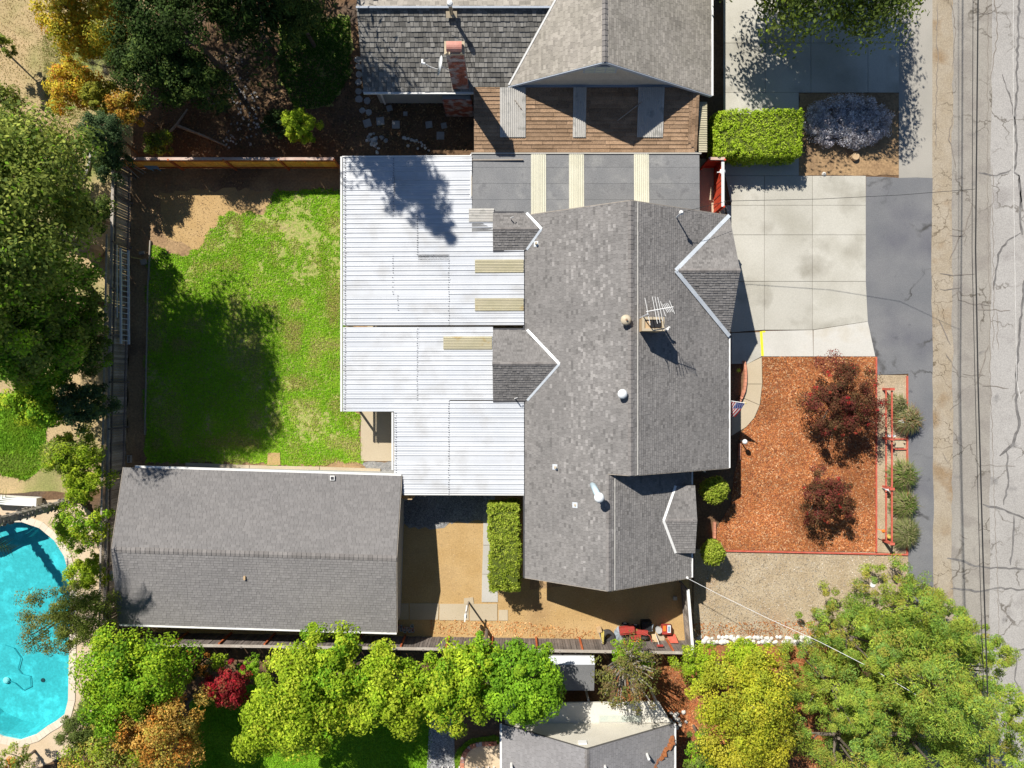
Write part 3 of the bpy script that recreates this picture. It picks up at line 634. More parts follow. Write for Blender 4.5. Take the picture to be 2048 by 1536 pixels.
# roof fittings
def zw(x): return ZE + sw * (x - WX)
def spot_on(px, py, zf):
    z = 4.
    for _ in range(8): p = W(px, py, z); z = zf(p.x)
    return W(px, py, z)
ze_ = lambda x: ZR - (x - RX) * seN
p = spot_on(1245, 788, lambda x: zw(x) + .35) - Vector((0, 0, .35))
def vent(p, name, m, r=.2, h=.45, cap=True):
    q = MB(); q.lathe(p, [(r * .6, -.15), (r * .6, h * .55), (r, h * .6), (r * 1.05, h * .75), (r * .8, h * .92), (r * .3, h)], 14); return q.build(name, M[m], house, smooth=True)
vent(p, 'roof_vent', 'lens_white', .23, .5)
p = spot_on(1252, 640, lambda x: zw(x) + .35) - Vector((0, 0, .35)); v = vent(p, 'roof_vent', 'vent_tan', .25, .5); q = MB(); q.lathe(p + Vector((0, 0, .49)), [(.05, 0), (.05, .1)], 8); q.build('vent_stem', M['rust'], v)
p = spot_on(1187, 972, zw); q = MB(); ft = Vector((.16, -.42, .95)); q.tube([p - ft * .2, p + ft], .16, 12); fp = q.build('flue_pipe', M['pipe_blue'], house, smooth=True)
q = MB(); q.lathe(p + ft * .97, [(.17, 0), (.25, .05), (.25, .18), (.2, .27), (.08, .31)], 14); q.build('flue_cowl', M['lens_white'], fp, smooth=True)
for (px, py, h) in ((1072, 488, .28), (1110, 934, .3), (1150, 1010, .08)):
    p = spot_on(px, py, zw); q = MB(); q.tube([p - Vector((0, 0, .1)), p + Vector((0, 0, h))], .06, 8); v = q.build('vent_pipe', M['vent_tan'], house); q = MB(); q.box(p + Vector((0, 0, .02)), (.28, .28, .03), M=Matrix.Rotation(-math.atan(sw), 3, 'Y')); q.build('pipe_flange', M['flashing'], v)
p = spot_on(1330, 660, ze_); q = MB(); q.tube([p - Vector((0, 0, .1)), p + Vector((0, 0, .6))], .06, 8); v = q.build('vent_pipe', M['white_paint'], house); q = MB(); q.tube([p + Vector((-.02, 0, .5)), p + Vector((.1, .1, .62))], .05, 6); q.build('pipe_elbow', M['white_paint'], v)
for (px, py) in ((1030, 797), (1022, 438)):
    p = W(px, py, 3.0); q = MB(); q.tube([p + Vector((0, 0, -.35)), p + Vector((0, 0, .25)), p + Vector((.06, .03, .33)), p + Vector((.13, .05, .22))], .03, 6); q.build('gooseneck_vent', M['white_paint'], house)
# brick flue stack on the east slope
cp = spot_on(1297, 652, ze_); q = MB(); q.box((cp.x, cp.y, cp.z + .35), (1.0, .62, 1.5)); st = q.build('flue_stack', M['wood_pale'], house)
q = MB(); 
for s_ in (-1, 1): q.box((cp.x, cp.y + s_ * .27, cp.z + 1.14), (1.06, .12, .09)); q.box((cp.x + s_ * .47, cp.y, cp.z + 1.141), (.12, .42, .09))
q.build('stack_crown', M['concrete_tan'], st)
q = MB(); q.box((cp.x + .12, cp.y, cp.z + 1.13), (.5, .34, .08)); q.build('flue_opening', M['black'], st)
# antenna on the stack
an = thing('tv_antenna', 'white multi element aerial on a mast beside the flue stack', 'antenna', (cp.x - .45, cp.y + .2, cp.z + .3))
mp = Vector((cp.x - .48, cp.y + .36, cp.z)); q = MB(); q.tube([mp, mp + Vector((0, 0, 2.3))], .025, 6); q.build('mast', M['alu'], an)
a0 = mp + Vector((-.05, .12, 2.2)); a1 = a0 + Vector((1.25, .22, 0)); q = MB(); q.tube([a0, a1], .022, 6); q.build('boom', M['white_paint'], an)
for t, l in ((.05, .62), (.32, .62), (.42, .6), (.52, .56), (.62, .34), (.7, .2), (.76, .2), (.82, .2), (.88, .2), (.95, .3)):
    c = a0.lerp(a1, t); q = MB(); q.tube([c + Vector((.12, -l, 0)), c + Vector((-.12, l, 0))], .014, 5); q.build('element', M['white_paint'], an)
# little downspouts crossing below the eaves
for (a, c) in (((1266, 946, 3.0), (1281, 957, 2.4)), ((1401, 937, 2.6), (1410, 943, 2.0))):
    q = MB(); q.bar(W(*a), W(*c), .07, .07); q.build('downspout', M['white_paint'], house)
# service mast on the north roof edge
sp = W(1352, 432, 4.2); q = MB(); q.tube([Vector((sp.x, sp.y - .1, ze_(sp.x) - .2)), Vector((sp.x, sp.y - .1, ze_(sp.x) + 1.0))], .04, 8); ms = q.build('service_mast', M['flashing'], house)
q = MB(); q.lathe((sp.x, sp.y - .1, ze_(sp.x) + .98), [(.09, 0), (.12, .08), (.05, .2)], 8); q.build('weatherhead', M['white_paint'], ms)

# ---- corrugated patio cover
zp = lambda x, y: 2.44 + (x + 9) * .024
patio = thing('patio_cover', 'white ribbed metal patio cover between the house and the back lawn', 'patio cover', (-4, 2, 0))
def X2(px): return (px - 1024) * K * 37.45
def Y2(py): return (768 - py) * K * 37.45
panels = [  # x0,x1,y0,y1 in photograph pixels at roof height
    (685, 788, 313, 352), (685, 788, 352, 392), (685, 788, 392, 431), (788, 942, 313, 352), (788, 942, 352, 392), (788, 942, 392, 418), (788, 987, 418, 431),
    (685, 836, 431, 470), (685, 836, 470, 509), (836, 987, 431, 470), (836, 987, 470, 500), (836, 1048, 500, 520),
    (685, 787, 509, 548), (685, 787, 548, 588), (787, 899, 509, 548), (787, 899, 548, 588), (899, 1048, 520, 559), (899, 1048, 559, 598), (899, 1048, 598, 650),
    (685, 797, 588, 620), (797, 899, 588, 620), (685, 836, 620, 650), (836, 899, 620, 650),
    (685, 836, 654, 693), (685, 836, 693, 732), (685, 836, 732, 771), (685, 836, 771, 800), (836, 986, 654, 693), (836, 986, 693, 732), (836, 986, 732, 771), (836, 986, 771, 800), (685, 788, 800, 823),
    (788, 899, 800, 840), (788, 899, 840, 880), (788, 899, 880, 920), (788, 899, 920, 960), (805, 899, 960, 988), (899, 1048, 802, 840), (899, 1048, 840, 880), (899, 1048, 880, 920), (899, 1048, 920, 960), (899, 1048, 960, 988)]
for i, (a, c, d, e) in enumerate(panels):
    ribbed(X2(a) + .004, X2(c) + (.05 if c < 980 and i % 2 else .0), Y2(e), Y2(d), zp, patio, 'metal_sheet', 'white_metal', lift=.004 * (i % 3))
for (a, c, d, e) in ((950, 1047, 520, 546), (950, 1047, 597, 622), (887, 984, 673, 699)):
    ribbed(X2(a), X2(c), Y2(e), Y2(d), zp, patio, 'skylight_sheet', 'ochre_panel', pitch=.083, rh=.025, rw=.026, lift=.045, minor=False)
ribbed(X2(938), X2(988), Y2(445), Y2(418), zp, patio, 'overlap_sheet', 'grey_panel', pitch=.083, rh=.025, rw=.026, lift=.055, minor=False)
for (px, y0, y1) in ((788, 313, 431), (836, 431, 509), (787, 509, 588), (899, 520, 650), (797, 588, 620), (836, 654, 800), (899, 802, 988), (691, 313, 823), (793, 826, 950)):
    q = MB(); y = Y2(y1)
    while y < Y2(y0):
        q.box((X2(px) + random.uniform(-.02, .02) - .03, y, zp(X2(px), 0) + .03), (.05 if px != 691 else .07, .026, .016)); y += .125
    q.build('screw_row', M['steel_dark'], patio, kind='stuff')
q = MB(); q.bar((X2(684) - .06, Y2(312), zp(X2(684), 0) - .03), (X2(684) - .06, Y2(823), zp(X2(684), 0) - .03), .1, .1); q.build('gutter', M['white_paint'], patio)
q = MB(); q.bar((X2(787) - .06, Y2(825), zp(X2(787), 0) - .03), (X2(787) - .06, Y2(940), zp(X2(787), 0) - .03), .1, .1); q.build('gutter', M['white_paint'], patio)
q = MB(); q.bar((X2(684), Y2(313) + .02, 2.42), (X2(942), Y2(313) + .02, 2.55), .06, .14); q.build('fascia', M['white_paint'], patio)
q = MB(); q.bar((X2(806), Y2(988) - .03, 2.48), (X2(1048), Y2(988) - .03, 2.62), .05, .12); q.build('fascia', M['white_paint'], patio)
for (px, py) in ((692, 320), (692, 480), (692, 650), (692, 815), (794, 830), (794, 930), (815, 980), (930, 980), (1040, 980)):
    x, y = X2(px), Y2(py); q = MB(); q.box((x, y, 1.2), (.1, .1, 2.4)); q.build('post', M['white_paint'], patio)
for py in (320, 480, 650, 815):
    q = MB(); q.bar((X2(690), Y2(py), 2.36), (X2(1046), Y2(py), 2.58), .06, .12); q.build('rafter', M['wood_grey'], patio)
sheet('patio_floor', [(735, 325), (1050, 325), (1050, 822), (735, 822)], .05, 'concrete_tan')

# ---- flat breezeway roof with cream skylight strips
bw = thing('breezeway_roof', 'flat dark rolled roofing over the passage with three cream skylight strips', 'roof', (4, 10.5, 0))
zb = lambda x, y: 2.5 + (12.2 - y) * .03
x0, x1, y0, y1 = (944 - 1024) * K * 37.45, (1399 - 1024) * K * 37.45, 8.0, 12.12
yy = y0; k = 0
strips_x = [(1062, 1092), (1138, 1168), (1268, 1298)]
edges = [x0] + [ (p - 1024) * K * 37.45 for s_ in strips_x for p in s_] + [x1]
for i in range(0, len(edges), 2):
    a, c = edges[i], edges[i + 1]; yy = y0; k = 0
    while yy < y1 - .02:
        ye = min(yy + .86, y1); q = MB(); q.drop([(a, yy, zb(a, yy) + .012), (c, yy, zb(c, yy) + .012), (c, ye + .06 if ye < y1 else ye, zb(c, ye)), (a, ye + .06 if ye < y1 else ye, zb(a, ye))], .1); q.build('roofing_strip', M['roll_roof'], bw); yy = ye
for (a, c) in strips_x:
    ribbed((a - 1024) * K * 37.45, (c - 1024) * K * 37.45, y0, y1 + .03, zb, bw, 'skylight_strip', 'cream_panel', pitch=.1, rh=.03, rw=.03, along='y', lift=.03, minor=False)
q = MB(); q.bar((x0 - .05, y1 + .05, 2.5), (x1 + .1, y1 + .05, 2.5), .07, .12); q.build('edge_trim', M['concrete_grey'], bw)
q = MB(); q.bar((x0 - .06, y0 + 1.8, 2.58), (x0 - .06, y1, 2.5), .06, .16); q.build('edge_trim', M['white_paint'], bw)
for (x, y) in ((x0 + .2, y1 - .15), (1.5, y1 - .15), (5, y1 - .15), (x1 - .15, y1 - .15), (x1 - .15, 9.3)):
    q = MB(); q.box((x, y, 1.2), (.12, .12, 2.4)); q.build('post', M['wood_grey'], bw)
sheet('passage_floor', [(944, 318), (1450, 318), (1450, 440), (1050, 440), (1050, 420), (944, 420)], .05, 'concrete_tan')

# ---- detached garage
gar = thing('detached_garage', 'long low detached garage with plain grey shingle roof by the fence', 'garage', W(520, 1090))
A, B_, C_, D_ = W(250, 935, 2.6), W(803, 952, 2.6), W(793, 1262, 2.6), W(235, 1250, 2.6); R0, R1 = W(227, 1103, 3.5), W(791.5, 1115, 3.5)
ug = (B_ - A).normalized(); vg = Vector((ug.y, -ug.x, 0)); cg = (A + B_ + C_ + D_) / 4; lg = ((B_ - A).length + (C_ - D_).length) / 4; wg = ((B_ - C_).dot(-vg) + (A - D_).dot(-vg)) / 4
A, B_, C_, D_ = cg - ug * lg - vg * wg, cg + ug * lg - vg * wg, cg + ug * lg + vg * wg, cg - ug * lg + vg * wg
R0, R1 = cg - ug * lg + Vector((0, 0, .9)), cg + ug * lg + Vector((0, 0, .9))
for pts in ([A, B_, R1, R0], [D_, C_, R1, R0]):
    q = MB(); q.drop([tuple(p) for p in pts], .14); q.build('roof_deck', M['deck'], gar)
    sh, _ = shingle_slope(pts, ug, .14, .22, rr, .019, lambda p, t: (.5 + (t - .5) * .9 + .2 * (float(vnoise(p.x + 60, p.y + 60, .8)) - .5)))
    sh.build('roof_shingles', M['shingle_garage'], gar, kind='stuff')
ridge_caps(R0, R1, .22, .22, gar, .24, .15)
for a, c, s_ in ((A, B_, 1), (D_, C_, -1)):
    pr = Vector((0, .06 * s_, -.05)); gutter(a + pr + ((c - a) * .04 if s_ == 1 else Vector((0, 0, 0))), c + pr, gar)
b = MB(); ins = [A.lerp(C_, .025), B_.lerp(D_, .012), C_.lerp(A, .012), D_.lerp(B_, .025)]; b.prism([tuple(p[:2]) for p in ins], 0, 2.45); b.build('wall', M['stucco_grey'], gar)
for a, c, r in ((ins[1], ins[2], R1), (ins[0], ins[3], R0)):
    dx = Vector((.12 if r is R1 else -.12, 0, 0)); rr_ = Vector(((a.x + c.x) / 2, r.y, 3.3)); q = MB(); q.hexa([Vector((a.x, a.y, 2.45)) - dx, Vector((c.x, c.y, 2.45)) - dx, rr_ - dx], [Vector((a.x, a.y, 2.45)), Vector((c.x, c.y, 2.45)), rr_]); q.build('gable_wall', M['stucco_grey'], gar)
for a, r, c in ((B_, R1, C_), (A, R0, D_)):
    s_ = .03 if r is R1 else -.03
    for u_, v_ in ((a, r), (r, c)): q = MB(); q.bar(u_ + Vector((s_, 0, -.08)), v_ + Vector((s_, 0, -.08)), .03, .16); q.build('bargeboard', M['wood_grey'], gar)
q = MB(); q.box((ins[2].x + .02, ins[2].y + 2.4, 1.02), (.06, .95, 2.0)); d_ = q.build('door', M['white_paint'], gar); q = MB(); q.lathe((ins[2].x + .07, ins[2].y + 2.05, 1.0), [(.03, 0), (.03, .06)], 8); q.build('handle', M['alu'], d_)
q = MB(); q.box((ins[2].x + .05, ins[2].y + 6, 1.5), (.06, 1.2, .9)); f_ = q.build('window', M['white_paint'], gar); q = MB(); q.box((ins[2].x + .09, ins[2].y + 6, 1.5), (.02, 1.05, .78)); q.build('pane', M['glass'], f_)
p = W(665, 956, 2.72); q = MB(); q.box(p, (.24, .24, .1)); v = q.build('roof_vent', M['white_paint'], gar); q = MB(); q.box(p + Vector((0, 0, .045)), (.15, .15, .05)); q.build('vent_grille', M['steel_dark'], v)
p = W(489, 1156, 3.28); q = MB(); q.box(p, (.1, .2, .08)); q.build('loose_tab', M['wood_pale'], gar)

# ---- northern neighbour
nh = thing('neighbour_house', 'neighbouring house with weathered tan shingles and brick chimney at the top', 'house', (0, 19, 0))
zE = 2.7; yE = 15.36; yR = 18.95; zRr = 4.4; xW = -7.8
pts = [(xW, yE, zE), (1.2, yE, zE), (4.43, yR, zRr), (xW, yR, zRr)]
q = MB(); q.drop(pts, .16); q.build('roof_deck', M['deck'], nh)
pts_low = [(xW, yE, zE), (.0, yE, zE), (2.5, 18.0, zE + (18 - yE) * (zRr - zE) / (yR - yE)), (3.4, yR, zRr), (xW, yR, zRr)]
sh, sg = shingle_slope(pts_low, (1, 0, 0), .235, .21, rr, .03, lambda p, t: t, single=300, sides=True, jit=.012)
sh.build('roof_shingles', M['shingle_north'], nh, kind='stuff'); place_singles(sg, 'shingle', 'shingle_north_single', nh)
pts = [(xW, yR - .05, zRr + .07), (6, yR - .05, zRr + .07), (6, 24, 2.5), (xW, 24, 2.5)]
q = MB(); q.drop(pts, .16); q.build('roof_deck', M['deck'], nh); sh, _ = shingle_slope(pts, (1, 0, 0), .245, .26, rr, .02); sh.build('roof_shingles', M['shingle_wing'], nh, kind='stuff')
flash_strip('ridge_flashing', (xW, yR - .1, zRr + .06), (3.6, yR - .1, zRr + .06), .1, nh, 'blue_trim', .02, .05)
# gabled wing
GA, GL, GR = (4.43, 15.35, 6.2), (-.17, 15.45, 3.15), (10.45, 15.15, 2.72)
slW = (6.2 - 3.15) / 4.6; slE = (6.2 - 2.72) / 6.02
north = 26.
wp = [GL, GA, (4.43, north, 6.2), (4.43 - (6.2 - 3.1) / slW, north, 3.1)]
wp[3] = (-.17, north, 3.15)
ep = [GA, GR, (10.45, north, 2.72), (4.43, north, 6.2)]
wpl = [(-.17, 15.45, 3.15), (4.43, 15.35, 6.2), (4.43, 21.5, 6.2), (2.3, 19.3, 4.79)]
for pts, shp in ((wpl, wpl), (ep, ep)):
    q = MB(); q.drop([tuple(p) for p in pts], .15); q.build('roof_deck', M['deck'], nh)
    sh, _ = shingle_slope(shp, (0, 1, 0), .14, .24, rr, .014, lambda p, t: t * .7 + .35 * float(vnoise(p.x + 60, p.y + 60, 1.2))); sh.build('roof_shingles', M['shingle_wing'], nh, kind='stuff')
ridge_caps((4.43, north, 6.2), GA, slE, slW, nh, .25, .14, 'cap')
flash_strip('valley_flashing', (-.17, 15.5, 3.17), (2.3, 19.3, 4.8), .09, nh, 'white_paint', .04)
flash_strip('bargeboard', Vector(GL) + Vector((0, -.03, -.09)), Vector(GA) + Vector((0, -.03, -.09)), .04, nh, 'blue_trim', 0, .17)
flash_strip('bargeboard', Vector(GA) + Vector((0, -.03, -.09)), Vector(GR) + Vector((0, -.03, -.09)), .04, nh, 'blue_trim', 0, .17)
gutter((10.52, 15.15, 2.66), (10.52, north, 2.66), nh); gutter((xW, yE - .06, zE - .06), (.1, yE - .06, zE - .06), nh)
b = MB(); b.prism([(xW + .4, yE + .45), (-.05, yE + .45), (-.05, 24), (xW + .4, 24)], 0, 2.55); b.build('wall', M['stucco_grey'], nh)
b = MB(); b.prism([(-.0, 15.62), (10.0, 15.62), (10.0, north), (-.0, north)], 0, 2.55); b.build('wall', M['siding'], nh)
# gable siding as separate boards
ny = 15.56; z = 2.56; 
while z < 6.0:
    f = lambda zz: (max(.05, 4.43 - (6.05 - zz) / slW), min(10.1, 4.43 + (6.05 - zz) / slE))
    a0_, a1_ = f(z), f(min(z + .14, 6.0))
    q = MB(); q.hexa([(a0_[0], ny - .03, z), (a0_[1], ny - .03, z), (a0_[1], ny + .06, z), (a0_[0], ny + .06, z)], [(a1_[0], ny - .012, z + .139), (a1_[1], ny - .012, z + .139), (a1_[1], ny + .06, z + .139), (a1_[0], ny + .06, z + .139)], random.random()); q.build('siding_board', M['siding'], nh); z += .14
q = MB(); q.box((4.35, ny - .06, 5.05), (1.65, .08, .72)); wf = q.build('window', M['blue_trim'], nh)
for i in range(3):
    for j in range(2): q = MB(); q.box((4.35 + (i - 1) * .51, ny - .1, 5.05 + (j - .5) * .33), (.46, .02, .28)); q.build('pane', M['pane_pale'], wf)
q = MB(); q.bar((.2, 15.42, 3.1), (9.2, 15.42, 3.1), .22, .04); q.build('flashing', M['blue_trim'], nh)
# brown shake lean-to
LX0, LX1 = -2.0, 9.75; zl = lambda y: 2.52 + (y - 12.22) * .19
lean = thing('shake_carport', 'brown wooden shake lean-to roof below the gable, with ribbed strips', 'carport', (4, 13.8, 0))
pts = [(LX0, 12.22, zl(12.22)), (LX1, 12.22, zl(12.22)), (LX1 - .5, 12.75, zl(12.75)), (LX1 - .5, 15.4, zl(15.4)), (LX0, 15.4, zl(15.4))]
q = MB(); q.drop([(LX0, 12.22, zl(12.22)), (LX1, 12.22, zl(12.22)), (LX1, 15.4, zl(15.4)), (LX0, 15.4, zl(15.4))], .12); q.build('roof_deck', M['deck'], lean)
sh, sg = shingle_slope(pts, (1, 0, 0), .2, 1.3, rr, .034, None, single=300, sides=True, jit=.015); sh.build('roof_shakes', M['shake'], lean, kind='stuff'); place_singles(sg, 'shake', 'shake_single', lean)
pts = [(LX1, 12.22, zl(12.22)), (LX1, 15.4, zl(15.4)), (LX1 - .5, 15.4, zl(15.4)), (LX1 - .5, 12.75, zl(12.75))]
sh, sg = shingle_slope(pts, (0, 1, .19), .17, .36, rr, .035, None, single=60, sides=True, jit=.01); place_singles(sg, 'shake', 'shake_single', lean)
zz = lambda x, y: zl(y) + .05
for (a, c) in ((1000, 1051), (1146, 1172), (1275, 1327)):
    ribbed((a - 1024) * K * 37.1, (c - 1024) * K * 37.1, 12.95, 15.38, zz, lean, 'ribbed_strip', 'grey_panel', pitch=.1, rh=.03, rw=.03, along='y', lift=.02, minor=False)
ribbed(LX1 + .12, LX1 + .55, 12.25, 14.9, lambda x, y: 2.5, lean, 'side_strip', 'ochre_panel', pitch=.12, rh=.03, rw=.03, along='x', minor=False)
for x in (LX0 + .1, 2, 6, LX1 - .1): q = MB(); q.box((x, 12.4, 1.2), (.12, .12, 2.4)); q.build('post', M['wood_grey'], lean)
q = MB(); q.tube([(5.5, 13.75, zl(13.75) + .1), (6.75, 14.65, zl(14.7) + .16)], .03, 6); q.build('loose_pole', M['wood_grey'], label='grey pole lying across the brown shake roof', cat='pole')
q = MB(); q.tube([(.15, 14.75, zl(14.75) + .1), (.5, 14.3, zl(14.35) + .1)], .025, 6); q.build('loose_stick', M['wood_grey'], label='short grey stick beside the left ribbed strip on the shake roof', cat='stick')
# chimney
ch = thing('brick_chimney', 'tall weathered red brick chimney on the northern house', 'chimney', (-2.7, 15.5, 0))
def brick_wall(x0, x1, y0, y1, z0, z1, parent):
    q = MB(); q.box(((x0 + x1) / 2, (y0 + y1) / 2, (z0 + z1) / 2), (x1 - x0 - .03, y1 - y0 - .03, z1 - z0)); q.build('mortar_core', M['mortar'], parent)
    u = MB(); u.box((0, 0, 0), (.2, .1, .062)); me = u.mesh('brick', M['brick']); nz = int((z1 - z0) / .072)
    for k in range(nz):
        z = z0 + (k + .5) * .072; x = x0 + (.105 if k % 2 else 0)
        if k % 2: inst('brick', me, Matrix.Translation((x0 + .05, y0 + .05, z)) @ Matrix.Diagonal((.5, 1, 1, 1)), parent)
        while x < x1 - .06:
            wd = min(.2, x1 - x); inst('brick', me, Matrix.Translation((x + wd / 2, y0 + .05 + random.uniform(-.004, .004), z)) @ Matrix.Diagonal((wd / .205, 1, 1, 1)), parent); x += .21
brick_wall(-3.1, -2.27, 15.45, 15.95, 2.45, 6.75, ch); 
q = MB(); q.box((-2.95, 15.28, 1.2), (1.5, .4, 2.4)); q.build('base_core', M['mortar'], ch)
u = MB(); u.box((0, 0, 0), (.21, .1, .066)); me = u.mesh('brick', M['brick'])
for k in range(31):
    for i in range(7): inst('brick', me, Matrix.Translation((-3.59 + i * .216 + (.05 if k % 2 else -.02), 15.1 + random.uniform(-.005, .005), .05 + k * .077)), ch)
q = MB(); q.box((-2.69, 15.7, 6.8), (.95, .62, .1)); q.build('crown', M['concrete_tan'], ch)
q = MB()
for i in range(8):
    a0, a1 = math.pi * i / 8, math.pi * (i + 1) / 8; r = .24
    q.face([(-3.05, 15.7 - r * math.cos(a0), 6.95 + r * .8 * math.sin(a0)), (-3.05, 15.7 - r * math.cos(a1), 6.95 + r * .8 * math.sin(a1)), (-2.33, 15.7 - r * math.cos(a1), 6.95 + r * .8 * math.sin(a1)), (-2.33, 15.7 - r * math.cos(a0), 6.95 + r * .8 * math.sin(a0))])
q.build('clay_hood', M['clay'], ch, smooth=True)
for x in (-3.05, -2.36): q = MB(); q.box((x, 15.55, 6.88), (.08, .3, .12)); q.build('hood_foot', M['concrete_tan'], ch)
# satellite dish
dp = W(879, 131, 5.0); ds = thing('satellite_dish', 'white satellite dish on an arm beside the brick chimney', 'satellite dish', (-3.1, 15.6, 4.6))
Rm = Vector((-.95, .1, .35)).to_track_quat('Z', 'Y').to_matrix(); prof = [(.001, -.08)] + [(r, -.08 + .32 * r * r) for r in (.12, .24, .36, .46)] + [(.47, .0)]
q = MB(); q.lathe(dp, prof, 22, Rm @ Matrix.Diagonal((1, 1.05, 1))); q.build('reflector', M['lens_white'], ds, smooth=True)
q = MB(); q.tube([dp + Vector((.06, 0, -.05)), (-3.05, 15.62, 4.55)], .03, 6); q.build('bracket', M['white_paint'], ds)
fe = dp + Vector((-.72, .08, .05)); q = MB(); q.tube([dp + Vector((0, -.05, -.4)), dp + Vector((-.5, .0, -.12)), fe], .022, 6); q.build('feed_arm', M['white_paint'], ds)
q = MB(); q.tube([fe + Vector((.02, 0, 0)), fe + Vector((-.14, .02, -.02))], .05, 8); q.box(fe + Vector((-.12, .1, 0)), (.09, .2, .08)); q.build('receiver', M['lens_white'], ds)
p = W(903, 27, 4.4); vt = thing('flue_vent', 'cream flue pipe with guy wires near the northern ridge', 'vent', p)
q = MB(); q.tube([p - Vector((0, 0, .3)), p + Vector((0, .0, .9))], .09, 10); q.build('pipe', M['concrete_tan'], vt); q = MB(); q.lathe(p + Vector((0, 0, .85)), [(.1, 0), (.15, .05), (.13, .2), (.04, .24)], 10); q.build('cowl', M['lens_white'], vt)
q = MB(); q.box(p + Vector((0, -.05, .0)), (.55, .3, .04), M=Matrix.Rotation(math.atan(.47), 3, 'X')); q.build('flashing_plate', M['concrete_tan'], vt)
for e in (W(962, 182, 2.8), W(903, 86, 3.5)): q = MB(); q.tube([p + Vector((0, 0, .8)), e], .008, 4); q.build('guy_wire', M['wire'], vt)
q = MB(); q.bar(W(760, 184, 2.55), W(770, 208, .4), .09, .07); q.build('downspout', M['white_paint'], nh)

# ---- southern neighbour
sh_ = thing('neighbour_house', 'grey shingled house with sunlit cream gable at the bottom edge', 'house', W(1176, 1500))
yG = -(1448 - 768) * K * 37.3; xa, xb = (1004 - 1024) * K * 37.3, (1348 - 1024) * K * 37.3; xr = (1174 - 1024) * K * 34.7; zr = 5.3; yB = yG - 12
for pts in ([(xa, yG, 2.7), (xr, yG, zr), (xr, yB, zr), (xa, yB, 2.7)], [(xb, yG, 2.7), (xr, yG, zr), (xr, yB, zr), (xb, yB, 2.7)]):
    q = MB(); q.drop(pts, .14); q.build('roof_deck', M['deck'], sh_); s2, _ = shingle_slope(pts, (0, 1, 0), .14, .26, rr, .012, lambda p, t: .3 + t * .4); s2.build('roof_shingles', M['shingle_south'], sh_, kind='stuff')
ridge_caps((xr, yG, zr), (xr, yB, zr), .8, .5, sh_)
gutter((xa - .06, yG, 2.64), (xa - .06, yB, 2.64), sh_); gutter((xb + .06, yG, 2.64), (xb + .06, yB, 2.64), sh_)
b = MB(); b.prism([(xa + .4, yB + .4), (xb - .4, yB + .4), (xb - .4, yG - .12), (xa + .4, yG - .12)], 0, 2.55); b.build('wall', M['stucco_cream'], sh_)
q = MB(); q.hexa([(xa + .15, yG - .2, 2.56), (xb - .15, yG - .2, 2.56), (xr, yG - .2, zr - .2)], [(xa + .15, yG - .03, 2.56), (xb - .15, yG - .03, 2.56), (xr, yG - .03, zr - .2)]); q.build('gable_wall', M['stucco_cream'], sh_)
q = MB(); q.box((xr - .15, yG - .0, 4.6), (.42, .06, .3)); q.build('gable_vent', M['white_paint'], sh_)
fl_ = [(1012, 1436), (1340, 1436), (1322, 1404), (1190, 1400), (1012, 1412)]
q = MB(); q.prism([tuple(W(x, y, 2.5)[:2]) for x, y in [(1010, 1452), (1342, 1445), (1318, 1404), (1012, 1408)]], 2.36, 2.5); q.build('flat_roof', M['membrane'], sh_)
for x, y in ((1015, 1410), (1180, 1410), (1316, 1408)): q = MB(); p = W(x, y, 2.3); q.box((p.x, p.y - .1, 1.17), (.1, .1, 2.34)); q.build('post', M['white_paint'], sh_)
q = MB(); q.drop([W(1198, 1432, 2.6), W(1282, 1432, 2.6), W(1282, 1444, 2.56), W(1198, 1444, 2.56)], .04); q.build('skylight', M['pane_pale'], sh_)
for (px, py, z0_) in ((1209, 1528, 4.6), (1294, 1508, 3.55), (1023, 1526, 2.95)):
    p = W(px, py, z0_); q = MB(); q.tube([p - Vector((0, 0, .3)), p + Vector((0, 0, .5))], .07, 8); q.build('vent_pipe', M['white_paint'], sh_)
m2 = MB()
for k in range(26): 
    t = k / 25; p = W(1347 - 45 * t, 1477 + 62 * t, 2.75 + 1.0 * t * .55); m2.box(p + Vector((random.uniform(-.1, .1), random.uniform(-.08, .08), .06)), (.22, .2, .05), random.random() * 3)
m2.build('leaf_litter', M['orange_dirt'], label='line of rust coloured dead leaves along the roof edge of the southern house', cat='leaf litter', kind='stuff')
# shed
sd = thing('garden_shed', 'small shed with white ribbed front slope and grey rear slope by the fence', 'shed', W(1140, 1360))
a, c = W(1094, 1312, 2.0), W(1192, 1312, 2.0); yr_ = W(0, 1329, 2.3).y; yb = W(0, 1382, 2.0).y; xs0, xs1 = a.x, c.x - .1
for pts, m in (([(xs0, a.y, 2.0), (xs1, a.y, 2.0), (xs1, yr_, 2.32), (xs0, yr_, 2.32)], 'white_metal'), ([(xs0, yr_, 2.32), (xs1, yr_, 2.32), (xs1, yb, 1.95), (xs0, yb, 1.95)], 'roll_roof')):
    q = MB(); q.drop(pts, .06); q.build('roof_sheet', M[m], sd)
b = MB(); b.prism([(xs0 + .1, yb + .15), (xs1 - .1, yb + .15), (xs1 - .1, a.y - .15), (xs0 + .1, a.y - .15)], 0, 1.86); b.build('wall', M['stucco_grey'], sd)
q = MB(); q.box(((xs0 + xs1) / 2, yb + .13, .95), (1.2, .05, 1.7)); q.build('door', M['wood_grey'], sd)
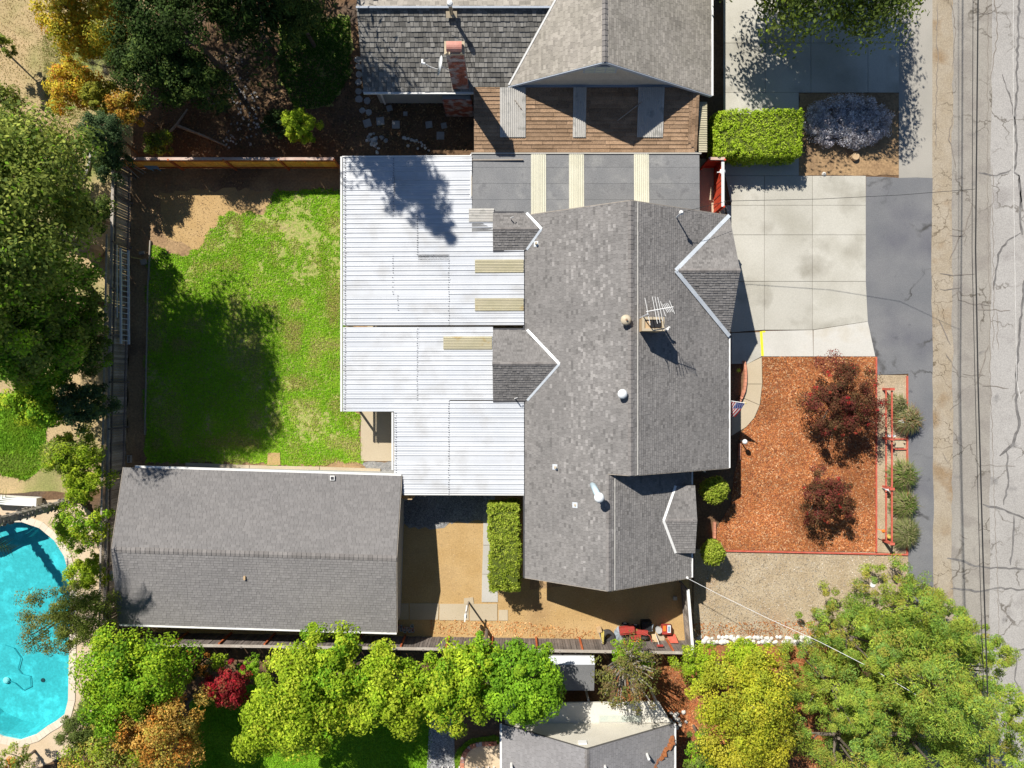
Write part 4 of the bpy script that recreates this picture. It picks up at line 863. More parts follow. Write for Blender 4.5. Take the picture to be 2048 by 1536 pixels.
# brick-edged patio, picket fence and planter at the bottom
pp = thing('curved_brick_patio', 'small tan patio with curved red brick edge at the bottom', 'patio', W(965, 1515))
q = MB(); q.prism(xy([(928, 1640), (928, 1510), (940, 1494), (955, 1489), (1000, 1488), (1000, 1640)]), .0, .06); q.build('slab', M['pool_deck'], pp)
arc = [(924, 1545), (924, 1530), (925, 1518), (929, 1507), (936, 1497), (946, 1490), (958, 1487), (970, 1486), (982, 1486), (994, 1485)]
for i in range(len(arc) - 1):
    for k in range(2):
        t = (k + .5) / 2; x = arc[i][0] + (arc[i + 1][0] - arc[i][0]) * t; y = arc[i][1] + (arc[i + 1][1] - arc[i][1]) * t; an_ = math.atan2(-(arc[i + 1][1] - arc[i][1]), arc[i + 1][0] - arc[i][0])
        q = MB(); q.box((*W(x, y)[:2], .07), (.15, .24, .1), an_); q.build('brick', M['brick_path'] if (i + k) % 2 else M['brick'], pp)
pf = thing('picket_fence', 'white picket fence cut off by the bottom edge', 'fence', W(945, 1530))
for i, x in enumerate((885, 897, 908, 919, 954, 966, 977, 988)):
    p = W(x, 1532); q = MB(); q.hexa([(p.x - .04, p.y - .02, 0), (p.x + .04, p.y - .02, 0), (p.x + .04, p.y + .02, 0), (p.x - .04, p.y + .02, 0)], [(p.x - .04, p.y - .02, .9), (p.x + .04, p.y - .02, .9), (p.x + .04, p.y + .02, .9), (p.x - .04, p.y + .02, .9)]); q.hexa([(p.x - .04, p.y - .02, .9), (p.x + .04, p.y - .02, .9), (p.x + .04, p.y + .02, .9), (p.x - .04, p.y + .02, .9)], [(p.x - .005, p.y - .02, 1), (p.x + .005, p.y - .02, 1), (p.x + .005, p.y + .02, 1), (p.x - .005, p.y + .02, 1)]); q.build('picket', M['white_paint'], pf)
q = MB(); a = W(880, 1533); c = W(992, 1533); q.bar((a.x, a.y, .35), (c.x, c.y, .35), .03, .08); q.bar((a.x, a.y, .75), (c.x, c.y, .75), .03, .08); q.build('rail', M['white_paint'], pf)

# ------------------------------------------------------------------ fences
def fence(name, label, p0, p1, h, m, bwid=.145, face=1, cap='fence_cap', lattice=None, cross_m=None, post_m='fence_dark', jig=.014, gap=.014):
    a, c = W(*p0), W(*p1); t = thing(name, label, 'fence', (a + c) / 2); d = c - a; L_ = d.length; d.normalize(); nrm = Vector((-d.y, d.x, 0)) * face
    n = int(L_ / bwid); u = MB(); u.box((0, 0, .5), (bwid - gap, .02, 1)); me = u.mesh('board', M[m]); ang = math.atan2(d.y, d.x)
    for k in range(n):
        p = a + d * ((k + .5) * L_ / n) + nrm * random.uniform(-jig, jig)
        inst('board', me, Matrix.Translation((p.x, p.y, .03)) @ Matrix.Rotation(ang, 4, 'Z') @ Matrix.Rotation(random.uniform(-.008, .008), 4, 'Y') @ Matrix.Diagonal((1, 1, h - .05 + random.uniform(-.02, .015), 1)), t)
    for zz_ in (.3, h - .3):
        q = MB(); q.bar(a + Vector((0, 0, zz_)) - nrm * .05, c + Vector((0, 0, zz_)) - nrm * .05, .045, .09); q.build('rail', M[post_m], t)
    np_ = max(2, int(L_ / 2.4) + 1)
    for k in range(np_):
        p = a + d * (k * L_ / (np_ - 1)); q = MB(); q.box((p.x - nrm.x * .09, p.y - nrm.y * .09, (h + .05) / 2), (.09, .09, h + .05), ang); q.build('post', M[post_m], t)
    if cap: 
        q = MB(); q.bar(a + Vector((0, 0, h + .02)) - nrm * .03, c + Vector((0, 0, h + .02)) - nrm * .03, .15, .035); q.build('cap_rail', M[cap], t)
    if lattice:
        f0, f1 = lattice; q = MB(); s = f0 * L_
        while s < f1 * L_:
            for sg_ in (1, -1):
                p0_ = a + d * s; p1_ = a + d * (s + sg_ * .38); q.bar((p0_.x, p0_.y, h + .03), (p1_.x, p1_.y, h + .41), .008, .03, up=Vector((d.x * .01, d.y * .01, 1)))
            s += .11
        q.build('lattice', M[m], t)
        q = MB(); q.bar(a + d * (f0 * L_) + Vector((0, 0, h + .43)), a + d * (f1 * L_) + Vector((0, 0, h + .43)), .09, .04); q.build('lattice_rail', M['fence_cap'], t)
    if cross_m:
        for k in range(1, np_, 1):
            p = a + d * ((k - .5) * L_ / (np_ - 1)) + nrm * .06; q = MB(); q.box((p.x, p.y, h / 2), (.09, .09, h), ang); q.build('face_post', M[cross_m], t)
    return t
fence('weathered_fence', 'long weathered grey board fence with lattice top along the west side', (263, 318), (244, 1300), 1.85, 'fence_grey', face=-1, lattice=(.17, 1.0), cross_m='wood_grey')
fence('cedar_fence', 'bright orange cedar board fence along the north side of the back yard', (262, 337), (684, 337), 1.8, 'cedar', face=1, cap='cedar_cap', post_m='redwood', gap=.002, jig=.006)
fence('dark_board_fence', 'dark board fence with pale cap along the south side', (246, 1264), (1376, 1281), 1.75, 'fence_dark', face=1, cap='fence_cap', cross_m='redwood')
fence('side_gate_fence', 'short grey board fence with white cap beside the gravel lot', (1361, 1160), (1371, 1286), 1.8, 'fence_grey', face=1, cap='white_paint')
fence('red_gate', 'bright red painted board gate between driveway and passage', (1427, 334), (1427, 428), 1.65, 'red_paint', face=-1, cap='white_paint', post_m='red_paint')
fence('red_fence_panel', 'dark red board panel closing the passage beside the clipped hedge', (1400, 336), (1431, 336), 1.75, 'red_paint', face=1, cap='cedar_cap', post_m='red_paint')
rf = thing('red_rail_fence', 'red two rail timber fence beside the ornamental grasses', 'fence', W(1767, 925))
ry = [778, 876, 973, 1080]
for y in ry:
    p = W(1766, y); q = MB(); q.box((p.x, p.y, .48), (.13, .13, .96)); po = q.build('post', M['red_rail'], rf); q = MB(); q.box((p.x, p.y, .975), (.26, .14, .04)); q.build('post_cap', M['red_rail'], po)
for i in range(3):
    for (zz_, dx) in ((.42, -.05), (.84, .05)):
        a, c = W(1766, ry[i]), W(1766, ry[i + 1]); q = MB(); q.bar((a.x + dx, a.y - .08, zz_), (c.x + dx, c.y + .08, zz_), .075, .06); q.build('rail', M['red_rail'], rf)
ed = thing('timber_edging', 'thin red timber edging around the bark mulch bed', 'edging', W(1752, 910))
for a, c in (((1752, 714), (1752, 1104)), ((1814, 752), (1814, 1108)), ((1430, 1101), (1815, 1109)), ((1783, 878), (1814, 878)), ((1783, 898), (1814, 898)), ((1783, 878), (1783, 898))):
    q = MB(); q.bar(W(*a, .05), W(*c, .05), .07, .14); q.build('timber', M['red_rail'], ed)
sheet('grass_strip_soil', [(1754, 750), (1813, 750), (1813, 1107), (1754, 1104)], .024, 'gravel_lot')

# ------------------------------------------------------------------ bark mulch, gravel and grass (countless small pieces)
MULCH = [(1524, 714), (1751, 714), (1751, 1103), (1430, 1099), (1431, 1060), (1462, 1010), (1468, 950), (1480, 900), (1480, 868), (1494, 853), (1510, 836), (1521, 808), (1526, 765)]
sheet('mulch_bed', MULCH, .018, 'orange_dirt')
def scatter_px(poly, n, seed):
    r = np.random.default_rng(seed); P = np.array(poly); lo, hi = P.min(0), P.max(0); out = np.zeros((0, 2))
    while len(out) < n:
        q = lo + r.random((n * 2, 2)) * (hi - lo); out = np.vstack([out, q[inside(q[:, 0], q[:, 1], poly)]])
    q = out[:n]; return q, np.stack([(q[:, 0] - 1024) * K * H, (768 - q[:, 1]) * K * H], 1), r
def chips(name, poly, n, L_, wd, pal, seed, z0, label, cat, tilt=.5, m='chip'):
    q, p, r = scatter_px(poly, n, seed); a = r.random(n) * 6.283; l = L_ * (.5 + r.random(n)); w_ = wd * (.6 + .8 * r.random(n)); z = z0 + r.random(n) * .035
    dx, dy = np.cos(a), np.sin(a); tz = (r.random(n) - .5) * tilt; sz = (r.random(n) - .5) * tilt
    V = np.zeros((n, 4, 3))
    for k, (s, t) in enumerate(((-1, -1), (1, -1), (1, 1), (-1, 1))):
        V[:, k, 0] = p[:, 0] + s * dx * l / 2 - t * dy * w_ / 2; V[:, k, 1] = p[:, 1] + s * dy * l / 2 + t * dx * w_ / 2; V[:, k, 2] = z + .012 + s * tz * l / 2 + t * sz * w_ / 2
    pal = np.array(pal); c = pal[r.integers(0, len(pal), n)] * (.7 + .6 * r.random((n, 1))) * (.62 + .5 * vnoise(p[:, 0] + 50, p[:, 1] + 50, .45) + .28 * vnoise(p[:, 0] + 50, p[:, 1] + 50, 1.6))[:, None]
    return put(name, fastmesh(name, V, 4, M[m], c), label=label, cat=cat, kind='stuff')
chips('bark_mulch', MULCH, 70000, .085, .035, [(.44, .16, .05), (.35, .115, .04), (.49, .20, .07), (.22, .075, .035), (.41, .145, .045), (.38, .13, .045), (.54, .32, .17), (.30, .10, .04)], 3, .02, 'orange bark chips covering the front bed', 'mulch')
chips('gravel', [(1390, 1104), (1814, 1110), (1818, 1290), (1390, 1280)], 6000, .04, .035, [(.42, .36, .28), (.52, .47, .4), (.3, .25, .19), (.38, .29, .19)], 4, .018, 'small stones and dead needles over the gravel lot', 'gravel')
chips('fallen_leaves', [(1385, 1245), (1660, 1240), (1700, 1285), (1390, 1283)], 1000, .07, .04, [(.45, .16, .05), (.5, .24, .08), (.33, .12, .05)], 5, .022, 'rusty fallen leaves along the white rocks', 'leaves')
chips('leaf_scraps', [(860, 1236), (1060, 1244), (1190, 1262), (1190, 1276), (860, 1268)], 600, .08, .045, [(.55, .28, .10), (.62, .38, .18), (.45, .2, .07)], 6, .016, 'dry orange leaf scraps beside the dark board fence', 'leaves')
chips('orange_bark', [(1236, 1310), (1650, 1298), (1650, 1536), (1345, 1536), (1340, 1425), (1240, 1405)], 9000, .09, .045, [(.45, .15, .05), (.36, .12, .05), (.5, .24, .1)], 7, .018, 'orange bark litter under the southern trees', 'mulch')
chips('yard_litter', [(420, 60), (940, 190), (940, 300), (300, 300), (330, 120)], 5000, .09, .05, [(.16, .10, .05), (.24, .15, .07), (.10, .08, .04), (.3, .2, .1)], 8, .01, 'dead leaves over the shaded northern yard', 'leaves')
chips('path_gravel', [(860, 1440), (906, 1440), (910, 1540), (854, 1540)], 4000, .05, .04, [(.4, .4, .4), (.55, .55, .54), (.25, .25, .26)], 9, .034, 'grey stones of the path at the bottom', 'gravel')
chips('side_stones', [(802, 990), (983, 990), (983, 1040), (905, 1042), (868, 1056), (802, 1046)], 3500, .05, .04, [(.3, .3, .3), (.42, .42, .42), (.2, .2, .2)], 19, .026, 'grey stones under the edge of the patio cover', 'gravel')
chips('yard_pebbles', [(800, 1045), (1050, 1045), (1060, 1185), (1350, 1165), (1355, 1275), (800, 1255)], 1500, .03, .022, [(.46, .31, .15), (.56, .43, .27), (.34, .22, .1), (.42, .28, .13)], 10, .012, 'pebbles and twigs scattered over the tan side yard', 'pebbles')
chips('soil_crumbs', [(265, 345), (545, 345), (545, 410), (400, 500), (300, 480), (290, 900), (262, 900)], 2200, .035, .025, [(.40, .27, .13), (.48, .34, .19), (.3, .2, .1)], 12, .012, 'crumbs of soil and dead grass along the back yard edges', 'soil crumbs')
chips('pale_stones', [(440, 110), (490, 110), (530, 240), (500, 300), (440, 300), (470, 220)], 110, .1, .08, [(.5, .48, .46), (.4, .38, .36), (.3, .28, .25)], 14, .03, 'scattered pale stones on the shaded northern soil', 'stones')
def blades(name, poly, n, seed, z0, cols, label, h=.07, patchy=.0, bare=None):
    q, p, r = scatter_px(poly, n, seed)
    d = vnoise(p[:, 0] + 80, p[:, 1] + 80, .45) * .35 + vnoise(p[:, 0] + 30, p[:, 1] + 90, 1.7) * .3 + vnoise(p[:, 0] + 60, p[:, 1] + 20, 5.5) * .35
    keep = d > patchy * (.75 + .5 * r.random(n)); q = q[keep]; p = p[keep]; d = d[keep]; n = len(p)
    a = r.random(n) * 6.283; hh = h * (.5 + r.random(n)); w_ = .018 + .02 * r.random(n); ln = hh * (.8 + 1.6 * r.random(n)); b_ = r.random(n) * 6.283
    V = np.zeros((n, 3, 3)); V[:, 0, 0] = p[:, 0] - np.cos(a) * w_; V[:, 0, 1] = p[:, 1] - np.sin(a) * w_; V[:, 1, 0] = p[:, 0] + np.cos(a) * w_; V[:, 1, 1] = p[:, 1] + np.sin(a) * w_; V[:, :2, 2] = z0
    V[:, 2, 0] = p[:, 0] + np.cos(b_) * ln; V[:, 2, 1] = p[:, 1] + np.sin(b_) * ln; V[:, 2, 2] = z0 + hh
    cols = np.array(cols); t = np.clip((vnoise(p[:, 0] + 10, p[:, 1] + 40, .9) + .35 * (r.random(n) - .5)), 0, .999); c = cols[(t * len(cols)).astype(int)] * (.75 + .5 * r.random((n, 1)))
    return put(name, fastmesh(name, V, 3, M['leaf'], c), label=label, cat='grass', kind='stuff')
blades('lawn_grass', LAWN, 150000, 21, .018, [(.46, .43, .13), (.36, .54, .04), (.28, .54, .025), (.34, .61, .03), (.42, .62, .05), (.50, .48, .16)], 'patchy green grass of the back lawn', .055, .33)
blades('neighbour_grass', [(385, 1400), (500, 1372), (868, 1382), (866, 1430), (856, 1545), (385, 1545)], 36000, 22, .02, [(.18, .42, .015), (.24, .48, .02), (.30, .52, .03)], 'lush grass of the southern lawn', .07, .1)
blades('side_grass', [(-60, 785), (60, 790), (95, 850), (88, 930), (50, 962), (10, 950), (-60, 955)], 12000, 23, .012, [(.14, .30, .015), (.2, .34, .02), (.25, .35, .05)], 'bright grass patch west of the fence', .08, .25)
blades('field_grass', [(-20, 0), (90, 0), (130, 130), (170, 330), (130, 390), (80, 300), (30, 200), (-20, 120)], 5000, 24, .008, [(.50, .38, .20), (.42, .34, .15), (.34, .32, .11)], 'dry straw grass of the northwestern field', .03, .3)
blades('field_green', [(85, 70), (170, 90), (180, 330), (110, 330), (90, 200)], 7000, 25, .008, [(.30, .34, .09), (.38, .36, .13), (.26, .34, .06)], 'sparse green grass by the orange shrubs', .04, .38)
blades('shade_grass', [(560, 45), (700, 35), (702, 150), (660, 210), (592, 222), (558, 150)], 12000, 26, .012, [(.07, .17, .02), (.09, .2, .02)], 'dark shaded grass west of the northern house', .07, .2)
blades('border_grass', SL2, 3000, 27, .02, [(.2, .36, .02), (.25, .4, .04)], 'bright curved ribbon of grass around the brick patio', .07, .0)

# ------------------------------------------------------------------ plants
def unit(v): return v / np.maximum(np.linalg.norm(v, axis=1, keepdims=True), 1e-6)
def leaf_quads(C, R, per, L_, wd, pal, r, style='broad', centre=None, up=.45, squash=.85):
    n = len(C) * per; ci = np.repeat(np.arange(len(C)), per); d = unit(r.normal(size=(n, 3))); rad = r.random(n) ** .45
    rad = r.random(n) ** .33
    off = d * rad[:, None] * R[ci][:, None]; off[:, 2] *= squash; p = C[ci] + off
    out = d if centre is None else unit(p - centre)
    nr = unit(d * .55 + out * .35 + np.array([0, 0, up * .8]) + r.normal(size=(n, 3)) * .36)
    if style == 'needle': t = unit(unit(np.column_stack([out[:, 0], out[:, 1], out[:, 2] * .3 + .05])) + r.normal(size=(n, 3)) * .55)
    else: t = r.normal(size=(n, 3))
    t = unit(t - nr * np.sum(t * nr, 1, keepdims=True)); b = np.cross(nr, t); l = (L_ * (.6 + .8 * r.random(n)))[:, None]; w_ = (wd * (.6 + .8 * r.random(n)))[:, None]
    V = np.stack([p - t * l / 2, p + b * w_ / 2 - t * l * .05, p + t * l / 2, p - b * w_ / 2 - t * l * .05], 1)
    pal = np.array(pal); cl = r.integers(0, len(pal), len(C)); k = cl[ci]; sw_ = r.random(n) < .3; k[sw_] = r.integers(0, len(pal), sw_.sum())
    c = pal[k] * (.70 + .5 * r.random((n, 1))) * (.82 + .36 * r.random(len(C)))[ci][:, None]
    return V, c
def crown_pts(r, n, c, rx, ry, rz, shape='ell', lobes=.25):
    if shape == 'box':
        p = (r.random((n, 3)) * 2 - 1); ax = r.integers(0, 3, n); k = r.random(n) < .75; s = np.where(r.random(n) < .5, -1, 1); s[ax == 2] = 1
        for i in range(n):
            if k[i]: p[i, ax[i]] = s[i]
        q = c + p * np.array([rx, ry, rz]) * .95; j = .2 * (np.stack([vnoise(q[:, 1] + 70, q[:, 2] + 70, 1.6), vnoise(q[:, 0] + 70, q[:, 2] + 40, 1.6), vnoise(q[:, 0] + 20, q[:, 1] + 70, 1.9)], 1) - .5)
        k2 = r.random(n) < .03; j[k2, 2] += .1
        return q + j, None
    if shape == 'cone':
        z = r.random(n) ** 1.25 * 2 - 1; a = r.random(n) * 6.283; k = (1 - .72 * ((z + 1) / 2) ** 1.3) * (.55 + .45 * r.random(n) ** .5) * (1 + lobes * .6 * np.sin(a * 5 + r.random() * 6))
        return c + np.column_stack([np.cos(a) * k * rx, np.sin(a) * k * ry, z * rz]), None
    d = unit(r.normal(size=(n, 3))); d[:, 2] = np.where(d[:, 2] < -.35, -d[:, 2], d[:, 2])
    q = r.random(8) * 6.28; az = np.arctan2(d[:, 1], d[:, 0]); lob = 1 + lobes * (np.sin(az * 3 + q[0]) * .5 + np.sin(az * 5 + q[1]) * .5) 
    f = np.where(r.random(n) < .25, .3 + .4 * r.random(n), .72 + .24 * r.random(n)) * lob
    return c + d * f[:, None] * np.array([rx, ry, rz]), None
NT = [0]
def plant(name, label, cat, px, py, zc, rpx, rz, pal, n=7000, L_=.2, wd=.11, ncl=None, shape='ell', style='broad', ry=None, bark='bark', seed=None, base=None, group=None, lobes=.25, trunk_r=None, crf=.21, limbs=7, part='crown', stems=True):
    """a tree or shrub: trunk, limbs and a crown of separate leaves in clumps; px, py is the crown's centre at height zc"""
    NT[0] += 1; r = np.random.default_rng(seed or 100 + NT[0]); s = K * (H - zc); c = np.array(W(px, py, zc)); rx = rpx * s; ryy = (ry or rpx) * s
    bx, by = (c[0], c[1]) if base is None else W(*base)[:2]
    t = thing(name, label, cat, (bx, by, 0), group)
    if shape != 'box' and lobes > .05: n = int(n * 1.9); L_ *= .7; wd *= .74
    ncl = ncl or (95 if n > 9000 else 75 if n > 5000 else 48); per = max(1, n // ncl)
    C, _ = crown_pts(r, ncl, c, rx * .96, ryy * .96, rz * .9, shape, lobes); cr = crf * min(rx, ryy, rz * 1.6) * (.6 + .8 * r.random(ncl))
    V, col = leaf_quads(C, cr, per, L_, wd, pal, r, style, c)
    V[:, :, 2] = np.maximum(V[:, :, 2], .03)
    put(part, fastmesh(part, V, 4, M['leaf'], col), t)
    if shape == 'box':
        b = MB(); b.box((c[0], c[1], c[2] - .02), (rx * 1.6, ryy * 1.55, rz * 1.66)); b.build('shadow_core', M['hedge_core'], t)  # solid box added inside so the hedge blocks light and shades evenly
    if stems:
        tr = trunk_r or max(.03, min(.28, rx * .06)); zt = max(.15, c[2] - rz * .15); b = MB()
        b.tube([(bx, by, 0), (bx + (c[0] - bx) * .4 + r.normal() * .05, by + (c[1] - by) * .4 + r.normal() * .05, zt * .45), (c[0], c[1], zt)], [tr * 1.25, tr, tr * .55], 8); b.build('trunk', M[bark], t)
        b = MB(); z0 = max(.1, zt * .55)
        for i in r.choice(ncl, min(limbs, ncl), replace=False):
            f0 = .55 + .3 * r.random(); q0 = Vector((bx + (c[0] - bx) * f0, by + (c[1] - by) * f0, zt * f0)); q1 = Vector(C[i]); md = q0.lerp(q1, .55) + Vector((0, 0, -.1 * rz)); b.tube([q0, md, q1], [tr * .5, tr * .33, tr * .1], 5)
        b.build('limbs', M[bark], t)
    return t
def conifer(name, label, cat, base, z0, z1, r0, pal, n=9000, L_=.34, wd=.07, seed=1, lean=(0, 0), tiers=16, group=None, tip=.12):
    r = np.random.default_rng(seed); p = W(*base); t = thing(name, label, cat, p, group); C = []; R = []
    bl = MB()
    for k in range(tiers):
        f = k / (tiers - 1); z = z0 + (z1 - z0) * f; rad = r0 * (1 - f) ** .8 + tip; nb = max(3, int(4 + 6 * (1 - f))); a0 = r.random() * 6.28
        ax = np.array([p.x + lean[0] * f, p.y + lean[1] * f])
        for j in range(nb):
            a = a0 + 6.283 * j / nb + r.normal() * .25; rl = rad * (.65 + .5 * r.random()); e = np.array([ax[0] + math.cos(a) * rl, ax[1] + math.sin(a) * rl, z - rl * .12])
            bl.tube([(ax[0], ax[1], z), tuple(e)], [.05, .012], 4)
            for q in np.linspace(.3, 1, 3 if rl > 1 else 2): C.append([ax[0] + math.cos(a) * rl * q, ax[1] + math.sin(a) * rl * q, z - rl * q * .1]); R.append((.2 + .26 * rl) * (.7 + .5 * r.random()))
    C = np.array(C); R = np.array(R); V, col = leaf_quads(C, R, max(1, n // len(C)), L_, wd, pal, r, 'needle', None, .5, .5)
    put('crown', fastmesh('crown', V, 4, M['leaf'], col), t); bl.build('branches', M['bark'], t)
    b = MB(); b.tube([p, (p.x + lean[0] * .5, p.y + lean[1] * .5, z1 * .5), (p.x + lean[0], p.y + lean[1], z1)], [.3, .2, .03], 8); b.build('trunk', M['bark'], t)
    return t
YG = [(.24, .32, .018), (.19, .28, .014), (.30, .38, .025), (.15, .24, .012), (.33, .38, .03)]
BG = [(.13, .25, .014), (.10, .21, .014), (.17, .30, .018), (.20, .32, .018)]
MG = [(.09, .13, .025), (.12, .16, .03), (.15, .19, .04), (.07, .10, .02)]
OG = [(.14, .175, .03), (.19, .225, .04), (.10, .14, .025), (.23, .26, .05)]
DG = [(.05, .09, .02), (.07, .12, .025), (.04, .07, .015)]
BLG = [(.09, .15, .06), (.12, .19, .07), (.07, .12, .05)]
YO = [(.55, .36, .03), (.50, .27, .025), (.40, .33, .03), (.58, .42, .05), (.28, .28, .03)]
OR = [(.50, .22, .04), (.42, .26, .05), (.36, .30, .05), (.55, .34, .08), (.28, .22, .05)]
RD = [(.42, .02, .03), (.35, .03, .04), (.5, .04, .05), (.25, .03, .03), (.30, .10, .05)]
BU = [(.19, .075, .045), (.13, .08, .035), (.24, .06, .045), (.15, .09, .04), (.20, .05, .04), (.14, .06, .03)]
HG = [(.34, .45, .03), (.28, .40, .02), (.38, .47, .06), (.24, .35, .02)]
TG = [(.30, .36, .04), (.24, .31, .03), (.35, .40, .06), (.18, .25, .02)]
CF = [(.16, .23, .03), (.20, .265, .035), (.12, .20, .03), (.23, .28, .035), (.15, .24, .05), (.20, .24, .035), (.24, .22, .04)]
YG, BG, HG, TG, CF, YO, OR, OG, MG = [[tuple(min(.75, v * k) for v in c) for c in p_] for p_, k in ((YG, 1.6), (BG, 1.6), (HG, 1.35), (TG, 1.35), (CF, 1.75), (YO, 1.5), (OR, 1.35), (OG, 1.7), (MG, 1.45))]
# tall trees whose shadows cross the scene
conifer('tall_conifer', 'tall dark conifer at the top edge casting a pointed shadow on the patio cover', 'tree', (566, 8), 3.2, 20.4, 4.4, DG, 22000, .42, .1, 41, tiers=24)
plant('shade_oak', 'big dark evergreen oak beyond the top left corner shading the yard', 'tree', 40, -300, 8.5, 210, 3.6, DG, 9000, .26, .14, base=(270, -70))
plant('shade_oak', 'dark spreading oak over the top edge left of the tall conifer', 'tree', 352, 40, 5.5, 95, 2.4, DG, 8000, .2, .11)
plant('shade_oak', 'dark leafy tree beside the yellow tree at the top', 'tree', 300, 130, 4.6, 85, 2.2, DG + MG[:1], 7000, .2, .11)
plant('shade_oak', 'dark green tree standing over the bare northern yard soil', 'tree', 385, 165, 4.0, 70, 1.9, DG + MG[:1], 5500, .2, .11)
plant('yard_tree', 'green tree crown cut off by the top edge near the roof corner', 'tree', 590, 25, 3.6, 62, 1.3, MG, 4500, .2, .1)
plant('yard_tree', 'dark crown at the top edge between yellow tree and conifer', 'tree', 480, 10, 4.4, 80, 1.7, DG, 5000, .2, .11)
# northwest
plant('yellow_tree', 'large golden yellow autumn tree at the top left', 'tree', 178, 40, 4.2, 92, 2.0, YO, 8000, .2, .13, lobes=.3)
plant('orange_shrub', 'orange and yellow autumn shrub beside the dry field', 'shrub', 150, 178, 2.0, 58, 1.3, YO + OR[:2], 5000, .16, .1)
plant('yellow_shrub', 'lime yellow shrub between the orange shrub and the dark trees', 'shrub', 206, 196, 2.3, 36, 1.2, [(.38, .36, .04), (.3, .32, .04)], 2600, .16, .1)
plant('orange_tree', 'thin golden orange tree overhanging the cedar fence corner', 'tree', 262, 214, 2.8, 42, 1.2, [(.55, .33, .04), (.5, .26, .04), (.45, .36, .05)], 2200, .16, .1)
plant('bare_shrub', 'grey leafless twiggy shrub under the yellow tree', 'shrub', 225, 125, 2.2, 40, 1.2, [(.28, .26, .25), (.22, .2, .19)], 3000, .28, .014, ncl=60, bark='bark_pale', limbs=25)
plant('blue_green_shrub', 'blue green bush at the corner where the fences meet', 'shrub', 214, 268, 3.0, 46, 1.7, BLG, 5500, .13, .08)
plant('blue_green_shrub', 'lower blue green bush against the north end of the weathered fence', 'shrub', 222, 330, 2.4, 40, 1.4, BLG + DG[:1], 3800, .13, .08)
plant('fence_shrub', 'small yellow green bush behind the west end of the cedar fence', 'shrub', 322, 292, 1.2, 30, .9, MG + YG[:1], 1800, .14, .08)
plant('lit_conifer_shrub', 'bright yellow green drooping shrub north of the cedar fence', 'shrub', 604, 258, 2.0, 36, 1.5, YG, 3200, .26, .07, style='needle')
plant('dark_round_shrub', 'dark rounded shrub behind the bright drooping shrub', 'shrub', 560, 246, 1.4, 34, 1.1, BLG + DG, 2600, .15, .08)
plant('small_dark_shrub', 'small dark green shrub on the bare northern soil', 'shrub', 436, 206, .9, 26, .7, BLG, 1500, .13, .07)
# west side
plant('big_oak', 'massive olive green oak leaning out of the left edge', 'tree', -40, 428, 9.0, 232, 4.6, OG + BG[:1] + MG[:1], 38000, .26, .145, base=(190, 505), trunk_r=.42, bark='bark_pale', lobes=.3, crf=.21, ncl=250)
plant('garden_tree', 'dark green tree right of the big oak by the weathered fence', 'tree', 105, 590, 5.0, 105, 2.5, MG + BG[:2] + OG[:1], 11000, .2, .11)
plant('garden_tree', 'olive tree crown at the left edge below the dry field', 'tree', 40, 300, 3.0, 75, 2.2, OG, 6500, .2, .11)
plant('garden_tree', 'small tree crown at the far left above the oak', 'tree', -8, 200, 2.6, 55, 1.8, OG + MG, 3500, .18, .1)
plant('garden_tree', 'tiny crown touching the left edge beside the dry field', 'tree', 0, 92, 2.0, 32, 1.3, OG, 1800, .17, .1, base=(2, 94), trunk_r=.05)
plant('garden_tree', 'bright green leafy tree in the middle of the left edge', 'tree', 72, 712, 4.4, 82, 2.0, BG + YG[:1], 8000, .2, .12)
plant('garden_tree', 'deep green tree hanging over the weathered fence', 'tree', 165, 700, 4.0, 58, 2.1, MG + BG[:1] + DG[:1], 6000, .19, .1)
plant('garden_tree', 'shaded blue green tree touching the fence beside the dark lawn', 'tree', 175, 806, 3.4, 52, 1.8, BLG + MG[:1], 5000, .19, .1)
plant('garden_tree', 'bright tree over the bright grass patch', 'tree', 82, 800, 3.6, 62, 1.6, YG + BG, 5500, .2, .12)
plant('garden_tree', 'dark shaded tree beside the curved edging strip', 'tree', 168, 425, 3.2, 55, 1.7, MG + DG, 5000, .19, .1)
plant('garden_tree', 'olive green crown below the oak at the left edge', 'tree', 30, 540, 6.0, 95, 2.2, OG, 8500, .2, .11)
plant('garden_tree', 'mid green crown over the fence beside the ladder', 'tree', 165, 640, 3.4, 52, 1.7, MG + BG[:1], 4600, .19, .1)
plant('garden_tree', 'dark leafy crown at the left edge above the bright tree', 'tree', 46, 660, 6.5, 112, 2.6, BG + OG + MG[:1], 15000, .25, .14)
plant('oleander_bush', 'long leaved bush beside the fence north of the garage roof', 'shrub', 150, 910, 2.6, 58, 1.4, YG + OG, 4800, .26, .07)
plant('oleander_bush', 'yellow green bush at the northwest corner of the garage', 'shrub', 172, 958, 2.3, 44, 1.3, YG, 3600, .24, .07)
plant('poolside_bush', 'bright green bush beside the pool coping', 'shrub', 165, 1052, 2.0, 56, 1.3, YG + BG, 4200, .15, .09)
plant('poolside_bush', 'small yellow green bush between pool and garage fence', 'shrub', 176, 1142, 1.9, 42, 1.1, YG, 3600, .15, .08)
plant('feathery_tree', 'thin feathery tree spreading over the pool water', 'tree', 112, 1236, 3.4, 78, 1.3, [(.20, .22, .04), (.26, .24, .06), (.16, .19, .04)], 4200, .17, .06, ncl=75, crf=.17)
plant('feathery_tree', 'feathery green tree between the pool and the garage', 'tree', 176, 1225, 3.4, 66, 1.9, [(.19, .25, .04), (.24, .28, .05), (.15, .2, .03)], 5000, .17, .06)
plant('round_green_tree', 'round bright green tree southwest of the garage', 'tree', 262, 1346, 4.2, 112, 2.2, BG + YG[:2], 12000, .2, .12)
